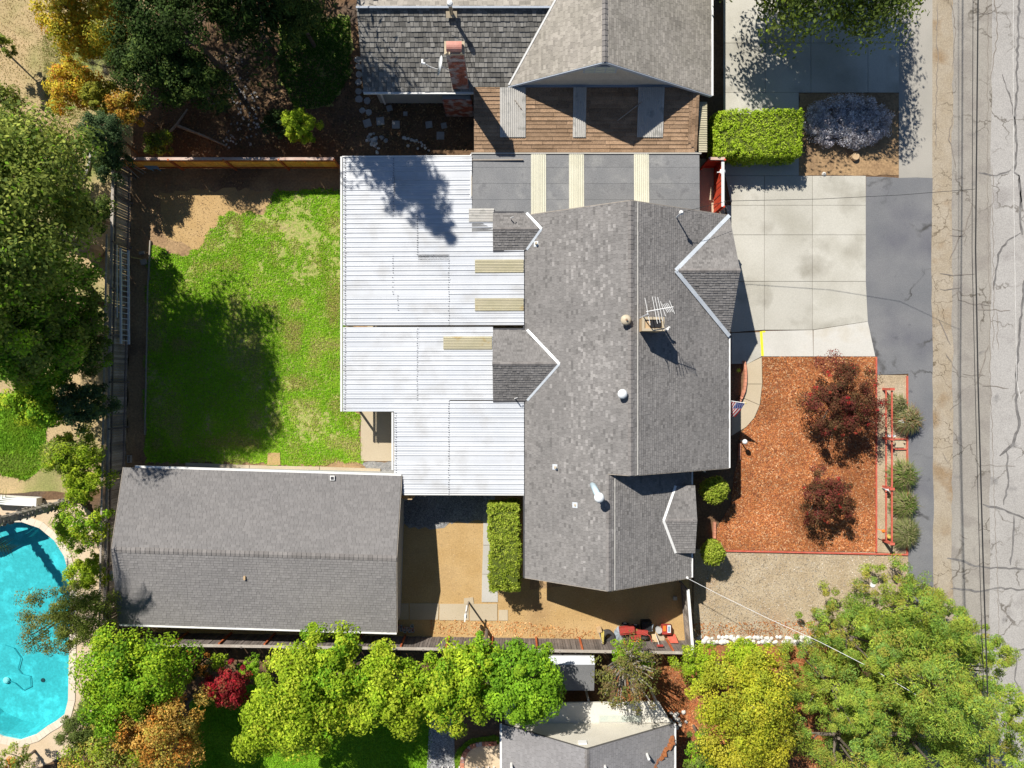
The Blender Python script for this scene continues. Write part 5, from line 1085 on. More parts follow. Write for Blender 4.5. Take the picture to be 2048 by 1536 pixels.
plant('soft_conifer', 'soft dull green conifer at the southeast corner of the pool', 'tree', 182, 1440, 3.2, 48, 2.0, [(.16, .2, .04), (.13, .18, .04)], 3600, .3, .05, style='needle')
plant('orange_autumn_tree', 'large orange and olive autumn tree at the bottom left', 'tree', 322, 1452, 3.6, 96, 1.9, OR, 10000, .18, .1, lobes=.35)
plant('orange_autumn_tree', 'olive and orange tree cut off by the bottom edge', 'tree', 232, 1510, 3.6, 98, 1.8, OR[2:] + OG + YG[:2], 9000, .18, .1)
plant('corner_shrub', 'small mixed shrub in the bottom left corner', 'shrub', 30, 1532, 1.6, 42, 1.0, OG + OR[:1], 2400, .15, .08)
plant('red_maple', 'crimson red leaved shrub beside the green tree row', 'shrub', 456, 1368, 2.4, 44, 1.2, RD, 4000, .15, .1)
plant('hedge_scrap', 'small bright clipped bush behind the crimson shrub', 'shrub', 440, 1322, 1.4, 18, .7, HG, 1100, .12, .07)
plant('under_shrub', 'dark low shrub between the round tree and the crimson shrub', 'shrub', 398, 1330, 1.1, 36, .8, DG + OR[:1], 1800, .13, .07)
plant('under_shrub', 'green low shrub right of the crimson shrub', 'shrub', 505, 1335, 1.2, 28, .8, BG, 1500, .13, .07)
# row of trees south of the board fence
plant('row_tree', 'leftmost large yellow green tree of the southern row', 'tree', 590, 1410, 5.0, 112, 2.4, YG, 12000, .22, .13, group='southern tree row')
plant('row_tree', 'yellow green tree of the southern row nearest the fence', 'tree', 655, 1330, 5.0, 82, 2.2, YG + BG[:1], 8000, .22, .13, group='southern tree row')
plant('row_tree', 'middle yellow green tree of the southern row over the shaded lawn', 'tree', 770, 1375, 4.8, 88, 2.1, YG, 9000, .22, .13, group='southern tree row')
plant('row_tree', 'tree of the southern row above the gravel path', 'tree', 905, 1370, 4.6, 88, 2.1, YG + BG[:1], 9000, .22, .13, group='southern tree row')
plant('row_tree', 'rounder fresh green tree of the southern row beside the shed', 'tree', 1050, 1365, 4.8, 84, 2.2, BG, 9500, .2, .12, group='southern tree row', lobes=.12)
plant('row_tree', 'small crown of the southern row between two larger crowns', 'tree', 968, 1318, 4.2, 52, 1.6, BG + YG[:1], 4200, .2, .12, group='southern tree row')
plant('sparse_tree', 'sparse half bare tree with long grey limbs above the southern house', 'tree', 1258, 1352, 4.4, 74, 1.9, [(.20, .22, .05), (.25, .25, .06), (.24, .18, .07)], 1900, .17, .08, ncl=60, bark='bark_pale', limbs=46, crf=.2, trunk_r=.17)
plant('fence_top_bush', 'green bush poking over the board fence beside the tools', 'shrub', 1264, 1315, 2.6, 42, 1.2, BG + YG[:1], 2200, .15, .08)
plant('fence_top_bush', 'bush at the corner of the board fence and gravel lot', 'shrub', 1392, 1322, 2.6, 44, 1.4, YG + OG[:1], 3400, .15, .08)
plant('yellow_tree', 'golden green tree beside the southern house roof', 'tree', 1485, 1400, 4.6, 104, 2.3, [(.52, .53, .035), (.46, .50, .04), (.36, .42, .04), (.58, .54, .05)], 10000, .17, .1)
plant('yellow_tree', 'lower golden green crown cut off by the bottom edge', 'tree', 1500, 1500, 4.2, 88, 1.9, [(.52, .48, .035), (.44, .44, .04), (.56, .52, .06)], 7500, .17, .1)
plant('lime_bush', 'lime green bush behind the row of white rocks', 'shrub', 1492, 1318, 2.6, 48, 1.4, YG, 4000, .15, .09)
plant('dark_bush', 'dark fresh green bush beside the southern house wall', 'shrub', 1412, 1498, 2.6, 44, 1.6, BG + MG, 4200, .15, .09)
# redwoods on the street corner
for (lb, px, py, zc, rp, rz_, n) in (('feathery conifer crown reaching the asphalt strip', 1838, 1222, 5.6, 82, 2.0, 7000), ('feathery conifer crown leaning over the road shoulder', 1912, 1262, 5.4, 66, 1.8, 5500), ('feathery conifer crown over the corner of the gravel lot', 1712, 1285, 4.8, 74, 2.0, 6000),
        ('largest feathery conifer crown in the bottom right corner', 1822, 1352, 7.6, 120, 2.8, 14000), ('feathery conifer crown at the road edge on the right', 1945, 1372, 6.4, 92, 2.4, 8500), ('feathery conifer crown next to the golden trees', 1682, 1390, 5.6, 84, 2.3, 7500),
        ('feathery conifer crown at the bottom beside the golden tree', 1690, 1490, 6.2, 96, 2.4, 8500), ('feathery conifer crown at the bottom under the largest crown', 1835, 1490, 7.0, 112, 2.6, 11000), ('feathery conifer crown in the very bottom right corner', 1962, 1500, 6.6, 88, 2.3, 7500)):
    plant('feathery_conifer', lb, 'tree', px, py, zc * .8, rp, zc * .74, CF, int(n * 1.5), .22, .05, style='needle', shape='cone', group='conifers on the street corner', lobes=.35, crf=.145, ncl=int(n / 50), trunk_r=.16, base=(px - (px - 1024) * .05, py - (py - 768) * .05))
# top right tree
plant('street_tree', 'broad dark green tree hanging in from the top right edge', 'tree', 1645, -108, 5.0, 186, 3.0, MG + YG[:1], 30000, .3, .16, lobes=.25, crf=.27, ncl=190)
# front garden
def burgundy(lb, px, py, zc, rp, rz_, n, red, sd_):
    t = plant('burgundy_bush', lb, 'shrub', px, py, zc, rp, rz_, BU, n, .11, .075, group='burgundy bushes on the mulch', seed=sd_, lobes=.3, crf=.17, ncl=100)
    r = np.random.default_rng(sd_); c = np.array(W(px, py, zc)); rm = rp * K * (H - zc); d = unit(r.normal(size=(red, 3))); d[:, 2] = abs(d[:, 2]); C = c + d * np.array([rm, rm, rz_]) * (.8 + .2 * r.random((red, 1)))
    V, col = leaf_quads(C, np.full(red, .1), 16, .09, .06, [(.5, .03, .04), (.42, .04, .03), (.36, .07, .04)], r, 'broad', c); put('red_shoots', fastmesh('red_shoots', V, 4, M['leaf'], col), t)
burgundy('larger burgundy bush with red shoots beside the red rail fence', 1684, 800, 2.0, 86, 1.5, 12500, 34, 61)
burgundy('smaller burgundy bush near the bottom of the mulch bed', 1652, 992, 1.6, 58, 1.2, 6500, 12, 62)
plant('topiary', 'clipped round yellow green shrub north of the porch gable', 'shrub', 1428, 980, 1.5, 31, .75, TG, 6500, .085, .055, lobes=.04, crf=.11, ncl=700)
plant('topiary', 'clipped round yellow green shrub south of the porch gable', 'shrub', 1425, 1105, 1.4, 26, .75, TG, 5600, .085, .055, ry=29, lobes=.04, crf=.11, ncl=650)
plant('clipped_hedge', 'bright lime clipped box hedge beside the neighbour driveway', 'hedge', 1508, 276, 1.0, 92, .95, HG, 34000, .085, .06, shape='box', ry=48, ncl=2800, crf=.085, limbs=12)
plant('tall_hedge', 'tall narrow clipped hedge beside the house in the side yard', 'hedge', 1010, 1090, 1.5, 31, 1.0, TG, 28000, .09, .06, shape='box', ry=92, ncl=2200, crf=.13, limbs=12)
plant('silver_groundcover', 'silvery low spreading shrub in tree shade beside the lime hedge', 'shrub', 1696, 244, .45, 100, .55, [(.74, .72, .75), (.80, .79, .80), (.66, .63, .67), (.4, .36, .36)], 20000, .1, .07, ry=58, ncl=700, crf=.22, limbs=30, lobes=.06)
def grass_clump(lb, px, py, rp, pal, n, sd_):
    r = np.random.default_rng(sd_); c = W(px, py); R_ = rp * K * H; a = r.random(n) * 6.283; ln = R_ * (.45 + .65 * r.random(n)); hp = .35 + .5 * r.random(n); b0 = r.normal(size=(n, 2)) * R_ * .16
    V = []; 
    d = np.stack([np.cos(a), np.sin(a)], 1); s = np.stack([-np.sin(a), np.cos(a)], 1) * .014
    P0 = np.column_stack([c.x + b0[:, 0], c.y + b0[:, 1], np.full(n, .03)]); P1 = P0 + np.column_stack([d * (ln * .5)[:, None], hp]); P2 = P0 + np.column_stack([d * ln[:, None], hp * .75]); S = np.column_stack([s, np.zeros(n)])
    V = np.concatenate([np.stack([P0 - S, P0 + S, P1 + S, P1 - S], 1), np.stack([P1 - S, P1 + S, P2 + S * .2, P2 - S * .2], 1)]); pal = np.array(pal); col = pal[r.integers(0, len(pal), n)] * (.7 + .6 * r.random((n, 1))); col = np.concatenate([col, col])
    t = thing('ornamental_grass', lb, 'ornamental grass', c, 'grass clumps along the red rail fence'); put('leaf_tuft', fastmesh('leaf_tuft', V, 4, M['leaf'], col), t)
    q = MB(); q.lathe(c, [(R_ * .3, .0), (R_ * .22, .12), (.02, .16)], 9); q.build('root_crown', M['bark'], t)
GR1 = [(.26, .27, .10), (.20, .24, .08), (.33, .30, .16), (.40, .34, .2)]; GR2 = [(.16, .24, .05), (.24, .28, .08), (.36, .3, .16)]
grass_clump('uppermost olive grass clump against the red rail fence', 1784, 808, 20, GR1, 1100, 71)
grass_clump('brown tipped grass clump overhanging the asphalt strip', 1804, 838, 28, GR1 + [(.36, .2, .1)], 1900, 72)
grass_clump('green grass clump with drooping dry blades below the meter box', 1795, 948, 30, GR2, 1300, 73)
grass_clump('sparse green grass clump by the white ornament', 1797, 1005, 28, GR2, 1100, 74)
grass_clump('dense olive grass clump at the lower end of the red rail fence', 1798, 1060, 29, GR1[:3], 2200, 75)
# palms at the pool
def palm(lb, base, h, sd_):
    p = W(*base); t = thing('palm_tree', lb, 'palm', p, 'palms by the pool'); r = random.Random(sd_); b = MB(); pts = []; rs = []
    for k in range(40): z = h * k / 39; pts.append((p.x + .02 * math.sin(k), p.y, z)); rs.append(.2 + (.035 if k % 2 else 0))
    b.tube(pts, rs, 10); 
    for k in range(170):
        a = r.random() * 6.283; z = r.random() * h; q = Vector((p.x + math.cos(a) * .2, p.y + math.sin(a) * .2, z)); b.bar(q, q + Vector((math.cos(a) * .1, math.sin(a) * .1, .1)), .09, .03)
    b.build('trunk', M['bark_pale'], t)
    n = 26; V = []; col = []
    for i in range(n):
        a = 6.283 * i / n + r.uniform(-.1, .1); el = r.uniform(-.2, .9); L_ = 2.0
        for k in range(24):
            f = (k + 1) / 24; c = Vector((p.x + math.cos(a) * L_ * f * math.cos(el * .5), p.y + math.sin(a) * L_ * f * math.cos(el * .5), h + L_ * (math.sin(el) * f - .6 * f * f)))
            for s in (-1, 1):
                d = Vector((math.cos(a + s * .9), math.sin(a + s * .9), -.25)) * .42; w_ = Vector((math.cos(a), math.sin(a), 0)) * .025
                V.append([c - w_, c + w_, c + d + w_ * .2, c + d - w_ * .2]); col.append((.12, .17, .04))
    put('crown', fastmesh('crown', np.array([[tuple(v) for v in q] for q in V]), 4, M['leaf'], np.array(col)), t)
palm('rough palm trunk rising out of the left edge above the pool', (163, 998), 9.5, 5)
palm('second palm standing off the left edge whose trunk shades the pool', (-30, 1010), 7.5, 6)

# ------------------------------------------------------------------ smaller things
# ladder on the weathered fence
lad = thing('extension_ladder', 'aluminium extension ladder hung on the weathered west fence', 'ladder', W(250, 600))
xl = W(258, 0).x + .2
for dz in (.62, 1.22):
    q = MB(); q.bar((xl + (.1 if dz < 1 else 0), W(0, 505).y, dz), (xl + (.1 if dz < 1 else 0), W(0, 690).y, dz - .05), .09, .1); q.build('rail', M['alu'], lad)
for k in range(17): y = W(0, 512 + k * 10.7).y; q = MB(); q.tube([(xl + .1, y, .6), (xl, y, 1.21)], .022, 6); q.build('rung', M['alu'], lad)
q = MB(); q.bar((xl - .04, W(0, 500).y, 1.5), (xl - .04, W(0, 640).y, 1.48), .03, .05); q.build('outer_rail', M['alu'], lad)
q = MB(); q.bar(W(262, 514, .2), W(294, 521, .1), .04, .04); q.build('long_handle', M['yellow'], label='yellow handled tool lying beside the ladder', cat='tool')
q = MB(); q.box(W(288, 524, .12), (.3, .28, .22), .3); q.box(W(284, 506, .1), (.28, .16, .16), .2); q.build('crate', M['wood_grey'], label='small grey crates on the soil beside the ladder', cat='crate')
q = MB(); q.bar(W(301, 481, .08), W(297, 560, .08), .06, .14); q.bar(W(296, 560, .081), W(290, 870, .081), .05, .12); q.build('lawn_edging', M['wood_grey'], label='thin timber edging along the west side of the lawn', cat='edging')
q = MB(); p = W(259, 918, .1); 
for dy in (-.19, 0, .19): q.box((p.x, p.y + dy, .1), (.19, .03, .19))
for dx in (-.08, .08): q.box((p.x + dx, p.y - .095, .1), (.03, .16, .19)); q.box((p.x + dx, p.y + .095, .1), (.03, .16, .19))
q.build('cinder_block', M['concrete_grey'], label='pale hollow concrete block by the garage corner', cat='block')
q = MB(); q.drop([W(276, 324, .62), W(306, 321, .62), W(318, 337, .5), W(296, 338, .5)], .05)
for (x, y) in ((280, 326), (305, 325), (313, 336), (298, 336)): p = W(x, y, .5); q.box((p.x, p.y, .24), (.05, .05, .48))
q.build('lean_board', M['blue_tarp'], label='blue board on legs at the west end of the cedar fence', cat='board')
for a, c, lb in (((248, 322, 1.2), (287, 348, .05), 'middle'), ((254, 322, 1.2), (292, 345, .05), 'rightmost'), ((246, 326, 1.2), (278, 356, .05), 'leftmost')):
    q = MB(); q.bar(W(*a), W(*c), .04, .03); q.build('leaning_slat', M['wood_grey'], label=lb + ' of three thin grey slats leaning in the fence corner', cat='slat', group='slats in the fence corner')
# curved hose / edging in the field
q = MB(); q.tube([W(x, y, .08) for x, y in ((181, 302), (181, 318), (176, 338), (168, 355), (150, 374))], .09, 8); q.build('curved_edging', M['concrete_grey'], label='curved pale edging strip in the dry field', cat='edging')
for i, (a, c, lb) in enumerate((((328, 278), (375, 218), 'long fallen branch lying toward the cedar fence'), ((356, 252), (452, 292), 'weathered plank lying on the shaded northern soil'))):
    q = MB(); q.tube([W(*a, .1), W((a[0] + c[0]) / 2 + 3, (a[1] + c[1]) / 2, .14), W(*c, .1)], [.09, .07, .04], 7); q.build('fallen_branch', M['bark_pale'], label=lb, cat='branch')
# stepping stones north yard
rs = random.Random(9)
for i, (x, y, r_, lb) in enumerate(((716, 120, 7, 'topmost'), (718, 134, 7, 'second'), (718, 150, 7, 'third'), (718, 165, 7, 'fourth'), (717, 183, 7, 'fifth'), (731, 183, 6, 'partly hidden'), (718, 199, 8, 'sixth'), (735, 202, 7, 'seventh'), (725, 222, 6, 'eighth'), (738, 225, 7, 'ninth'))):
    q = MB(); n_ = 7; q.prism([tuple(W(x + r_ * math.cos(6.283 * k / n_ + i) * rs.uniform(.8, 1.15), y + r_ * math.sin(6.283 * k / n_ + i) * rs.uniform(.8, 1.15))[:2]) for k in range(n_)], .0, .06)
    q.build('stepping_stone', M['stone'], label=f'{lb} flat stepping stone, counted down the line beside the northern house', cat='stepping stone', group='stepping stones beside the northern house')
for i, (x, y, s_, an_, lb) in enumerate(((735, 247, 15, .3, 'round pebbled paver nearest the stone pile'), (761, 243, 15, .1, 'second square pebbled paver from the left'), (792, 250, 15, 0, 'third square pebbled paver from the left'), (858, 250, 13, .1, 'fourth pebbled paver, left of the dark corner'), (881, 272, 15, 0, 'lowest pebbled paver near the patio cover'), (779, 217, 11, .3, 'small tilted paver below the downspout'), (811, 228, 8, 0, 'smallest paver in front of the northern wall'), (888, 252, 11, .2, 'mossy paver near the carport edge'))):
    q = MB(); q.box((*W(x, y)[:2], .035), (s_ * .0282, s_ * .0282, .07), an_); q.build('paver', M['stone'], label=lb, cat='paver', group='pavers in the northern yard')
def rock(b, c, r, rnd):
    n = 7; rings = []
    c = Vector(c)
    for (f, z) in ((.75, -.3), (1, .1), (.7, .55), (.2, .75)): rings.append([(c.x + math.cos(6.283 * k / n) * r * f * rnd.uniform(.8, 1.2), c.y + math.sin(6.283 * k / n) * r * f * rnd.uniform(.8, 1.2), c.z + z * r) for k in range(n)])
    i0 = len(b.v)
    for R_ in rings: b.v += R_
    for a in range(3):
        for k in range(n): b.f.append((i0 + a * n + k, i0 + a * n + (k + 1) % n, i0 + (a + 1) * n + (k + 1) % n, i0 + (a + 1) * n + k)); b.t.append(.5)
    b.f.append(tuple(i0 + 3 * n + k for k in range(n))); b.t.append(.5)
rp = thing('rock_pile', 'small pile of pale stones in the northern yard', 'rock pile', W(755, 285))
for i in range(26): q = MB(); rock(q, W(752 + rs.gauss(0, 8), 285 + rs.gauss(0, 9), .05), rs.uniform(.06, .13), rs); q.build('rock', M['rock_white'] if i % 3 else M['stone'], rp)
rp = thing('rock_curve', 'curved line of small stones in the northern yard', 'rock border', W(830, 280))
for i in range(20): t = i / 19; q = MB(); rock(q, W(808 + 52 * t + rs.uniform(-2, 2), 276 + 26 * t * t + rs.uniform(-2, 2) + (14 if i % 7 == 3 else 0), .04), rs.uniform(.05, .1), rs); q.build('rock', M['rock_white'], rp)
rb = thing('rock_border', 'line of white rocks along the south edge of the gravel lot', 'rock border', W(1515, 1281))
for i in range(64):
    t = (i // 2) / 31; q = MB(); rock(q, W(1394 + 250 * t + rs.uniform(-4, 4), 1278 + (6 if i % 2 else -2) + rs.uniform(-2, 2), .06), rs.uniform(.1, .17), rs); q.build('rock', M['rock_white'], rb)
rw = thing('rock_cluster', 'scattered pale rocks beside the southern house', 'rocks', W(1365, 1440))
for i in range(16): q = MB(); rock(q, W(1352 + rs.gauss(0, 10), 1424 + i * 2.2, .08), rs.uniform(.1, .2), rs); q.build('rock', M['rock_white'], rw)
q = MB(); q.lathe(W(1708, 315), [(.23, 0), (.21, .22), (.2, .24)], 12); q.build('tree_stump', M['wood_pale'], label='cut tree stump in the bare bed below the silvery shrub', cat='stump')
q = MB(); q.lathe(W(1745, 1169, .02), [(.16, 0), (.16, .04), (.14, .05)], 16); q.build('white_lid', M['white_paint'], label='round white lid on the gravel lot', cat='lid')
q = MB(); rock(q, W(1648, 348, .05), .13, rs); q.build('pale_rock', M['rock_white'], label='pale rock at the edge of the concrete driveway', cat='rock')
q = MB(); q.box(W(1798, 888, .06), (.5, .38, .12)); mb = q.build('meter_box', M['concrete_tan'], label='pale concrete utility box lid between red timbers', cat='utility box')
q = MB(); q.box(W(1808, 884, .14), (.12, .12, .06)); o = q.build('lid_knob', M['concrete_tan']); o.parent = mb; o.matrix_parent_inverse = Matrix.Translation(-mb.location)
# whirligig plane
wp_ = thing('plane_ornament', 'small white aeroplane ornament on a stake by the red rail fence', 'ornament', W(1782, 880))
c = W(1783, 873, .8); q = MB(); q.tube([(c.x, c.y, 0), (c.x, c.y, .8)], .012, 5); q.build('stake', M['steel_dark'], wp_); q = MB(); q.tube([c + Vector((-.02, -.2, 0)), c + Vector((0, .0, .02)), c + Vector((.02, .16, 0))], [.02, .04, .03], 7); q.build('fuselage', M['lens_white'], wp_)
q = MB(); q.box(c + Vector((0, .04, .02)), (.44, .1, .015)); q.build('wing', M['lens_white'], wp_); q = MB(); q.box(c + Vector((-.01, -.17, .02)), (.16, .06, .012)); q.build('tailplane', M['lens_white'], wp_)
q = MB(); c = W(1776, 979, .7); q.tube([(c.x, c.y, .0), c], .012, 5); q.drop([c + Vector((-.2, 0, 0)), c + Vector((.22, .08, .05)), c + Vector((.1, -.1, 0))], .02); q.build('bird_ornament', M['lens_white'], label='white bird shaped stake ornament at the third red post', cat='ornament')
q = MB(); q.tube([W(1801, 843, 0), W(1801, 843, .75)], .012, 5); q.drop([W(1796, 842, .76), W(1806, 839, .8), W(1808, 845, .76), W(1799, 847, .72)], .02); q.build('butterfly_ornament', M['lens_white'], label='white stake ornament in the brown tipped grass clump', cat='ornament')
q = MB(); q.lathe(W(1766, 1062, 1.0), [(.05, 0), (.11, .06), (.03, .2)], 8); q.bar(W(1755, 1058, .98), W(1770, 1063, 1.02), .04, .03); q.build('orange_ornament', M['orange'], label='orange ornament on the last red fence post', cat='ornament')
q = MB(); q.lathe(W(1776, 1072, .3), [(.08, 0), (.14, .1), (.12, .22), (.03, .28)], 8); q.build('yellow_ornament', M['yellow'], label='pale yellow ornament at the foot of the last red post', cat='ornament')
# lamp post, brick edging and porch plants
lp = thing('lamp_post', 'white globe lamp post at the corner of the curved path', 'lamp', W(1480, 880)); c = W(1479, 881)
q = MB(); q.tube([(c.x, c.y, 0), (c.x, c.y, .85)], .035, 8); q.build('post', M['steel_dark'], lp); q = MB(); q.lathe((c.x, c.y, .8), [(.06, 0), (.13, .06), (.15, .15), (.1, .25), (.02, .28)], 12); q.build('globe', M['lens_white'], lp, smooth=True)
be = thing('brick_border', 'curved salmon brick border of the planter beside the path', 'brick border', W(1487, 765))
arc = [(1486.5, 722), (1488.5, 735), (1489.5, 750), (1489, 765), (1487, 780), (1482, 793), (1477, 803)]
for i in range(len(arc) - 1):
    for k in range(2):
        t = (k + .5) / 2; x = arc[i][0] + (arc[i + 1][0] - arc[i][0]) * t; y = arc[i][1] + (arc[i + 1][1] - arc[i][1]) * t; an_ = math.atan2(-(arc[i + 1][1] - arc[i][1]), arc[i + 1][0] - arc[i][0])
        q = MB(); q.box((*W(x, y)[:2], .12), (.2, .13, .22), an_); q.build('brick', M['brick_path'], be)
be = thing('brick_border', 'straight salmon brick border below the white globe lamp', 'brick border', W(1478, 900))
for i in range(5): q = MB(); q.box((*W(1478 - i * .2, 889 + i * 6.6)[:2], .1), (.12, .17, .2)); q.build('brick', M['brick_path'], be)
be = thing('brick_border', 'salmon brick border between the two clipped round shrubs', 'brick border', W(1428, 1060))
for i in range(6): q = MB(); q.box((*W(1428 - i * .1, 1046 + i * 5.4)[:2], .1), (.14, .14, .2)); q.build('brick', M['brick_path'], be)
q = MB(); c = W(1481, 741)
for k in range(7): a = 2.2 + k * .35; q.face([c + Vector((0, -.03, .05)), c + Vector((0, .03, .05)), c + Vector((math.cos(a) * .42, math.sin(a) * .2, .45))])
q.build('spiky_plant', M['lime'], label='lime spiky plant in the shaded planter beside the path', cat='plant')
# flag
fg = thing('house_flag', 'striped flag with starry blue corner on a pole below the east eave', 'flag', W(1460, 802, 2.0)); a0, a1 = W(1459, 801.5, 2.25), W(1491, 806.5, 3.05)
q = MB(); q.tube([a0, a1], .02, 6); q.build('pole', M['white_paint'], fg); q = MB(); q.lathe(a1, [(.02, -.02), (.04, .02), (.01, .06)], 8); q.build('finial', M['yellow'], fg)
na, nb = 52, 60; fly = Vector((-.18, -.82, -1.15)); V = []; col = []
def fp_(i, j):
    a = i / na; b_ = j / nb; p = a1.lerp(a0, .02 + a * .93) + fly * b_; return (p.x + .07 * math.sin(a * 9 + b_ * 3) * b_, p.y + .05 * math.sin(a * 7 + 1) * b_, p.z + .05 * math.sin(a * 11) * b_)
for i in range(na):
    for j in range(nb):
        st = int(i / na * 13); c = (.5, .03, .04) if st % 2 == 0 else (.78, .78, .78)
        if i < na * 7 / 13 and j < nb * .4:
            c = (.03, .05, .25); 
            if (i % 6 in (2, 3) and j % 8 in (1, 2)) or (i % 6 in (5, 0) and j % 8 in (5, 6)): c = (.8, .8, .8)
        V.append([fp_(i, j), fp_(i + 1, j), fp_(i + 1, j + 1), fp_(i, j + 1)]); col.append(c)
put('cloth', fastmesh('cloth', np.array(V), 4, M['flag'], np.array(col)), fg)
# clothesline post
cl = thing('clothesline_post', 'grey clothesline post with crossarm in the tan side yard', 'post', W(937, 1204)); c = W(937, 1203)
q = MB(); q.tube([(c.x, c.y, 0), (c.x, c.y, 2.0)], .05, 8); q.build('post', M['wood_grey'], cl); q = MB(); q.bar((c.x - .1, c.y - .55, 1.75), (c.x + .02, c.y + .35, 1.82), .07, .07); q.build('crossarm', M['white_paint'], cl); q = MB(); q.box((c.x - .06, c.y - .3, 1.55), (.14, .2, .22)); q.build('reel', M['white_paint'], cl)
q = MB(); q.prism(xy([(928, 1196), (946, 1194), (948, 1207), (928, 1207)]), .0, .06); q.build('footing', M['concrete_tan'], cl)
# junk at garage south-east corner
jk = thing('flower_pots', 'stack of dark pots and bricks at the garage corner', 'pots', W(815, 1258))
for i in range(12): c = W(800 + i * 2.6 + rs.uniform(-2, 2), 1256 + rs.uniform(-7, 7)); q = MB(); q.lathe(c, [(.07, 0), (.11, .2), (.11, .23), (.08, .22), (.06, .1)], 9); q.build('pot', M['stone'] if i % 3 else M['clay'], jk)
# machinery and tools by the board fence
mw = thing('red_garden_tractor', 'red garden tractor with black wheels parked by the dark board fence', 'garden tractor', W(1268, 1264))
def rot(a): return Matrix.Rotation(a, 3, 'Z')
q = MB(); q.box(W(1254, 1260, .62), (.85, .38, .34), .12); q.box(W(1254, 1260, .82), (.8, .32, .08), .12); q.build('hood', M['red_gloss'], mw)
q = MB(); q.box(W(1282, 1264, .58), (.75, .26, .12), -.15); q.build('fender', M['red_gloss'], mw); q = MB(); q.box(W(1271, 1270, .45), (.55, .45, .3)); q.build('engine_cover', M['red_gloss'], mw)
q = MB(); q.box(W(1262, 1273, .35), (.5, .35, .35)); q.build('engine', M['black'], mw); q = MB(); q.box(W(1271, 1279, .45), (.5, .22, .12)); q.build('seat', M['orange'], mw)
for (x, y, r_) in ((1250, 1249, .2), (1271, 1252, .2), (1254, 1275, .26), (1287, 1273, .28)):
    q = MB(); q.lathe(W(x, y, r_), [(r_ * .5, -.07), (r_, -.06), (r_, .06), (r_ * .5, .07)], 14, Matrix.Rotation(math.pi / 2, 3, 'X')); wv = q.build('wheel', M['rubber'], mw); q = MB(); q.lathe(W(x, y, r_), [(r_ * .48, -.075), (r_ * .48, .075)], 10, Matrix.Rotation(math.pi / 2, 3, 'X')); q.build('rim', M['white_paint'], wv)
q = MB(); q.tube([W(1283, 1262, .6), W(1300, 1272, .95), W(1304, 1284, .95)], .022, 6); q.build('handlebar', M['red_gloss'], mw)
q = MB(); tp = [(1228, 1262, .05), (1236, 1252, .3), (1250, 1256, .35), (1246, 1268, .5), (1252, 1278, .3), (1238, 1284, .25), (1228, 1276, .1)]
cc = W(1240, 1268, .55)
for i in range(len(tp)): a_, b_ = W(*tp[i]), W(*tp[(i + 1) % len(tp)]); m3 = (a_ + b_) / 2 + Vector((0, 0, .12)); q.face([a_, m3, cc]); q.face([m3, b_, cc]); q.face([W(tp[i][0], tp[i][1], 0), W(tp[(i + 1) % 7][0], tp[(i + 1) % 7][1], 0), b_, m3, a_])
q.build('grey_tarp', M['tarp'], label='blue grey tarp draped beside the red garden tractor', cat='tarp')
ty = thing('old_tyre', 'two stacked old black tyres beside the tarp', 'tyre', W(1215, 1270))
for (x, y, z_) in ((1214, 1270, 0), (1217, 1273, .2)):
    q = MB(); prof = [(.18, .04), (.22, 0), (.32, .0), (.36, .06), (.36, .14), (.32, .2), (.22, .2), (.18, .16), (.18, .04)]; q.lathe(W(x, y, z_ + .01), prof, 18); del q.f[-2:]; del q.t[-2:]; q.build('tyre', M['rubber'], ty, smooth=True)
bd = thing('stake_bundle', 'bundle of pale yellow stakes leaning on the dark board fence', 'stakes', W(1203, 1268))
for i in range(7): q = MB(); q.bar(W(1196 + i * 2, 1262 + rs.uniform(-4, 4), .1), W(1203 + i * .6, 1285 + rs.uniform(-4, 3), 1.1), .035, .03); q.build('stake', M['yellow'] if i > 2 else M['wood_grey'], bd)
q = MB(); q.box(W(1198, 1259, .2), (.26, .24, .35), .2); q.build('wooden_box', M['wood_pale'], label='small wooden box above the pale yellow stakes', cat='box')
bn = thing('black_machine', 'black machine with green tray next to the red garden tractor', 'machine', W(1295, 1252))
q = MB(); q.box(W(1292, 1250, .25), (.55, .5, .5)); q.build('body', M['black'], bn); q = MB(); q.bar(W(1302, 1262, .45), W(1306, 1248, .45), .05, .06); q.bar(W(1292, 1262, .44), W(1305, 1261, .44), .05, .06); q.build('tray_edge', M['tarp'], bn)
q = MB(); q.lathe(W(1315, 1256, .0), [(.14, 0), (.18, .4), (.19, .42), (.18, .43)], 16); q.build('bucket_lid', M['stone'], label='round grey lidded bucket beside the black machine', cat='bucket')
rc = thing('red_cart', 'red cart with orange and white trays by the side fence', 'cart', W(1332, 1258))
q = MB(); q.box(W(1332, 1258, .3), (.5, .46, .4)); q.build('body', M['red_gloss'], rc); q = MB(); q.box(W(1329, 1257, .52), (.16, .3, .06)); q.build('orange_tray', M['orange'], rc); q = MB(); q.box(W(1338, 1258, .53), (.18, .4, .08)); tw_ = q.build('white_tray', M['lens_white'], rc); q = MB(); q.box(W(1338, 1258, .575), (.11, .3, .02)); q.build('tray_well', M['blue_tarp'], tw_)
for (x, y) in ((1325, 1250), (1339, 1250), (1325, 1266), (1339, 1266)): q = MB(); q.lathe(W(x, y, .1), [(.1, -.04), (.1, .04)], 10, Matrix.Rotation(math.pi / 2, 3, 'X')); q.build('wheel', M['rubber'], rc)
q = MB(); q.box(W(1322, 1275, .06), (.4, .36, .1), -.1); q.build('paving_block', M['concrete_tan'], label='square pale paving block in front of the red cart', cat='block')
q = MB(); q.drop([W(1332, 1270, .1), W(1350, 1268, .1), W(1357, 1286, .6), W(1341, 1286, .6)], .04); q.build('red_board', M['red_rail'], label='flat red board leaning in the fence corner', cat='board')
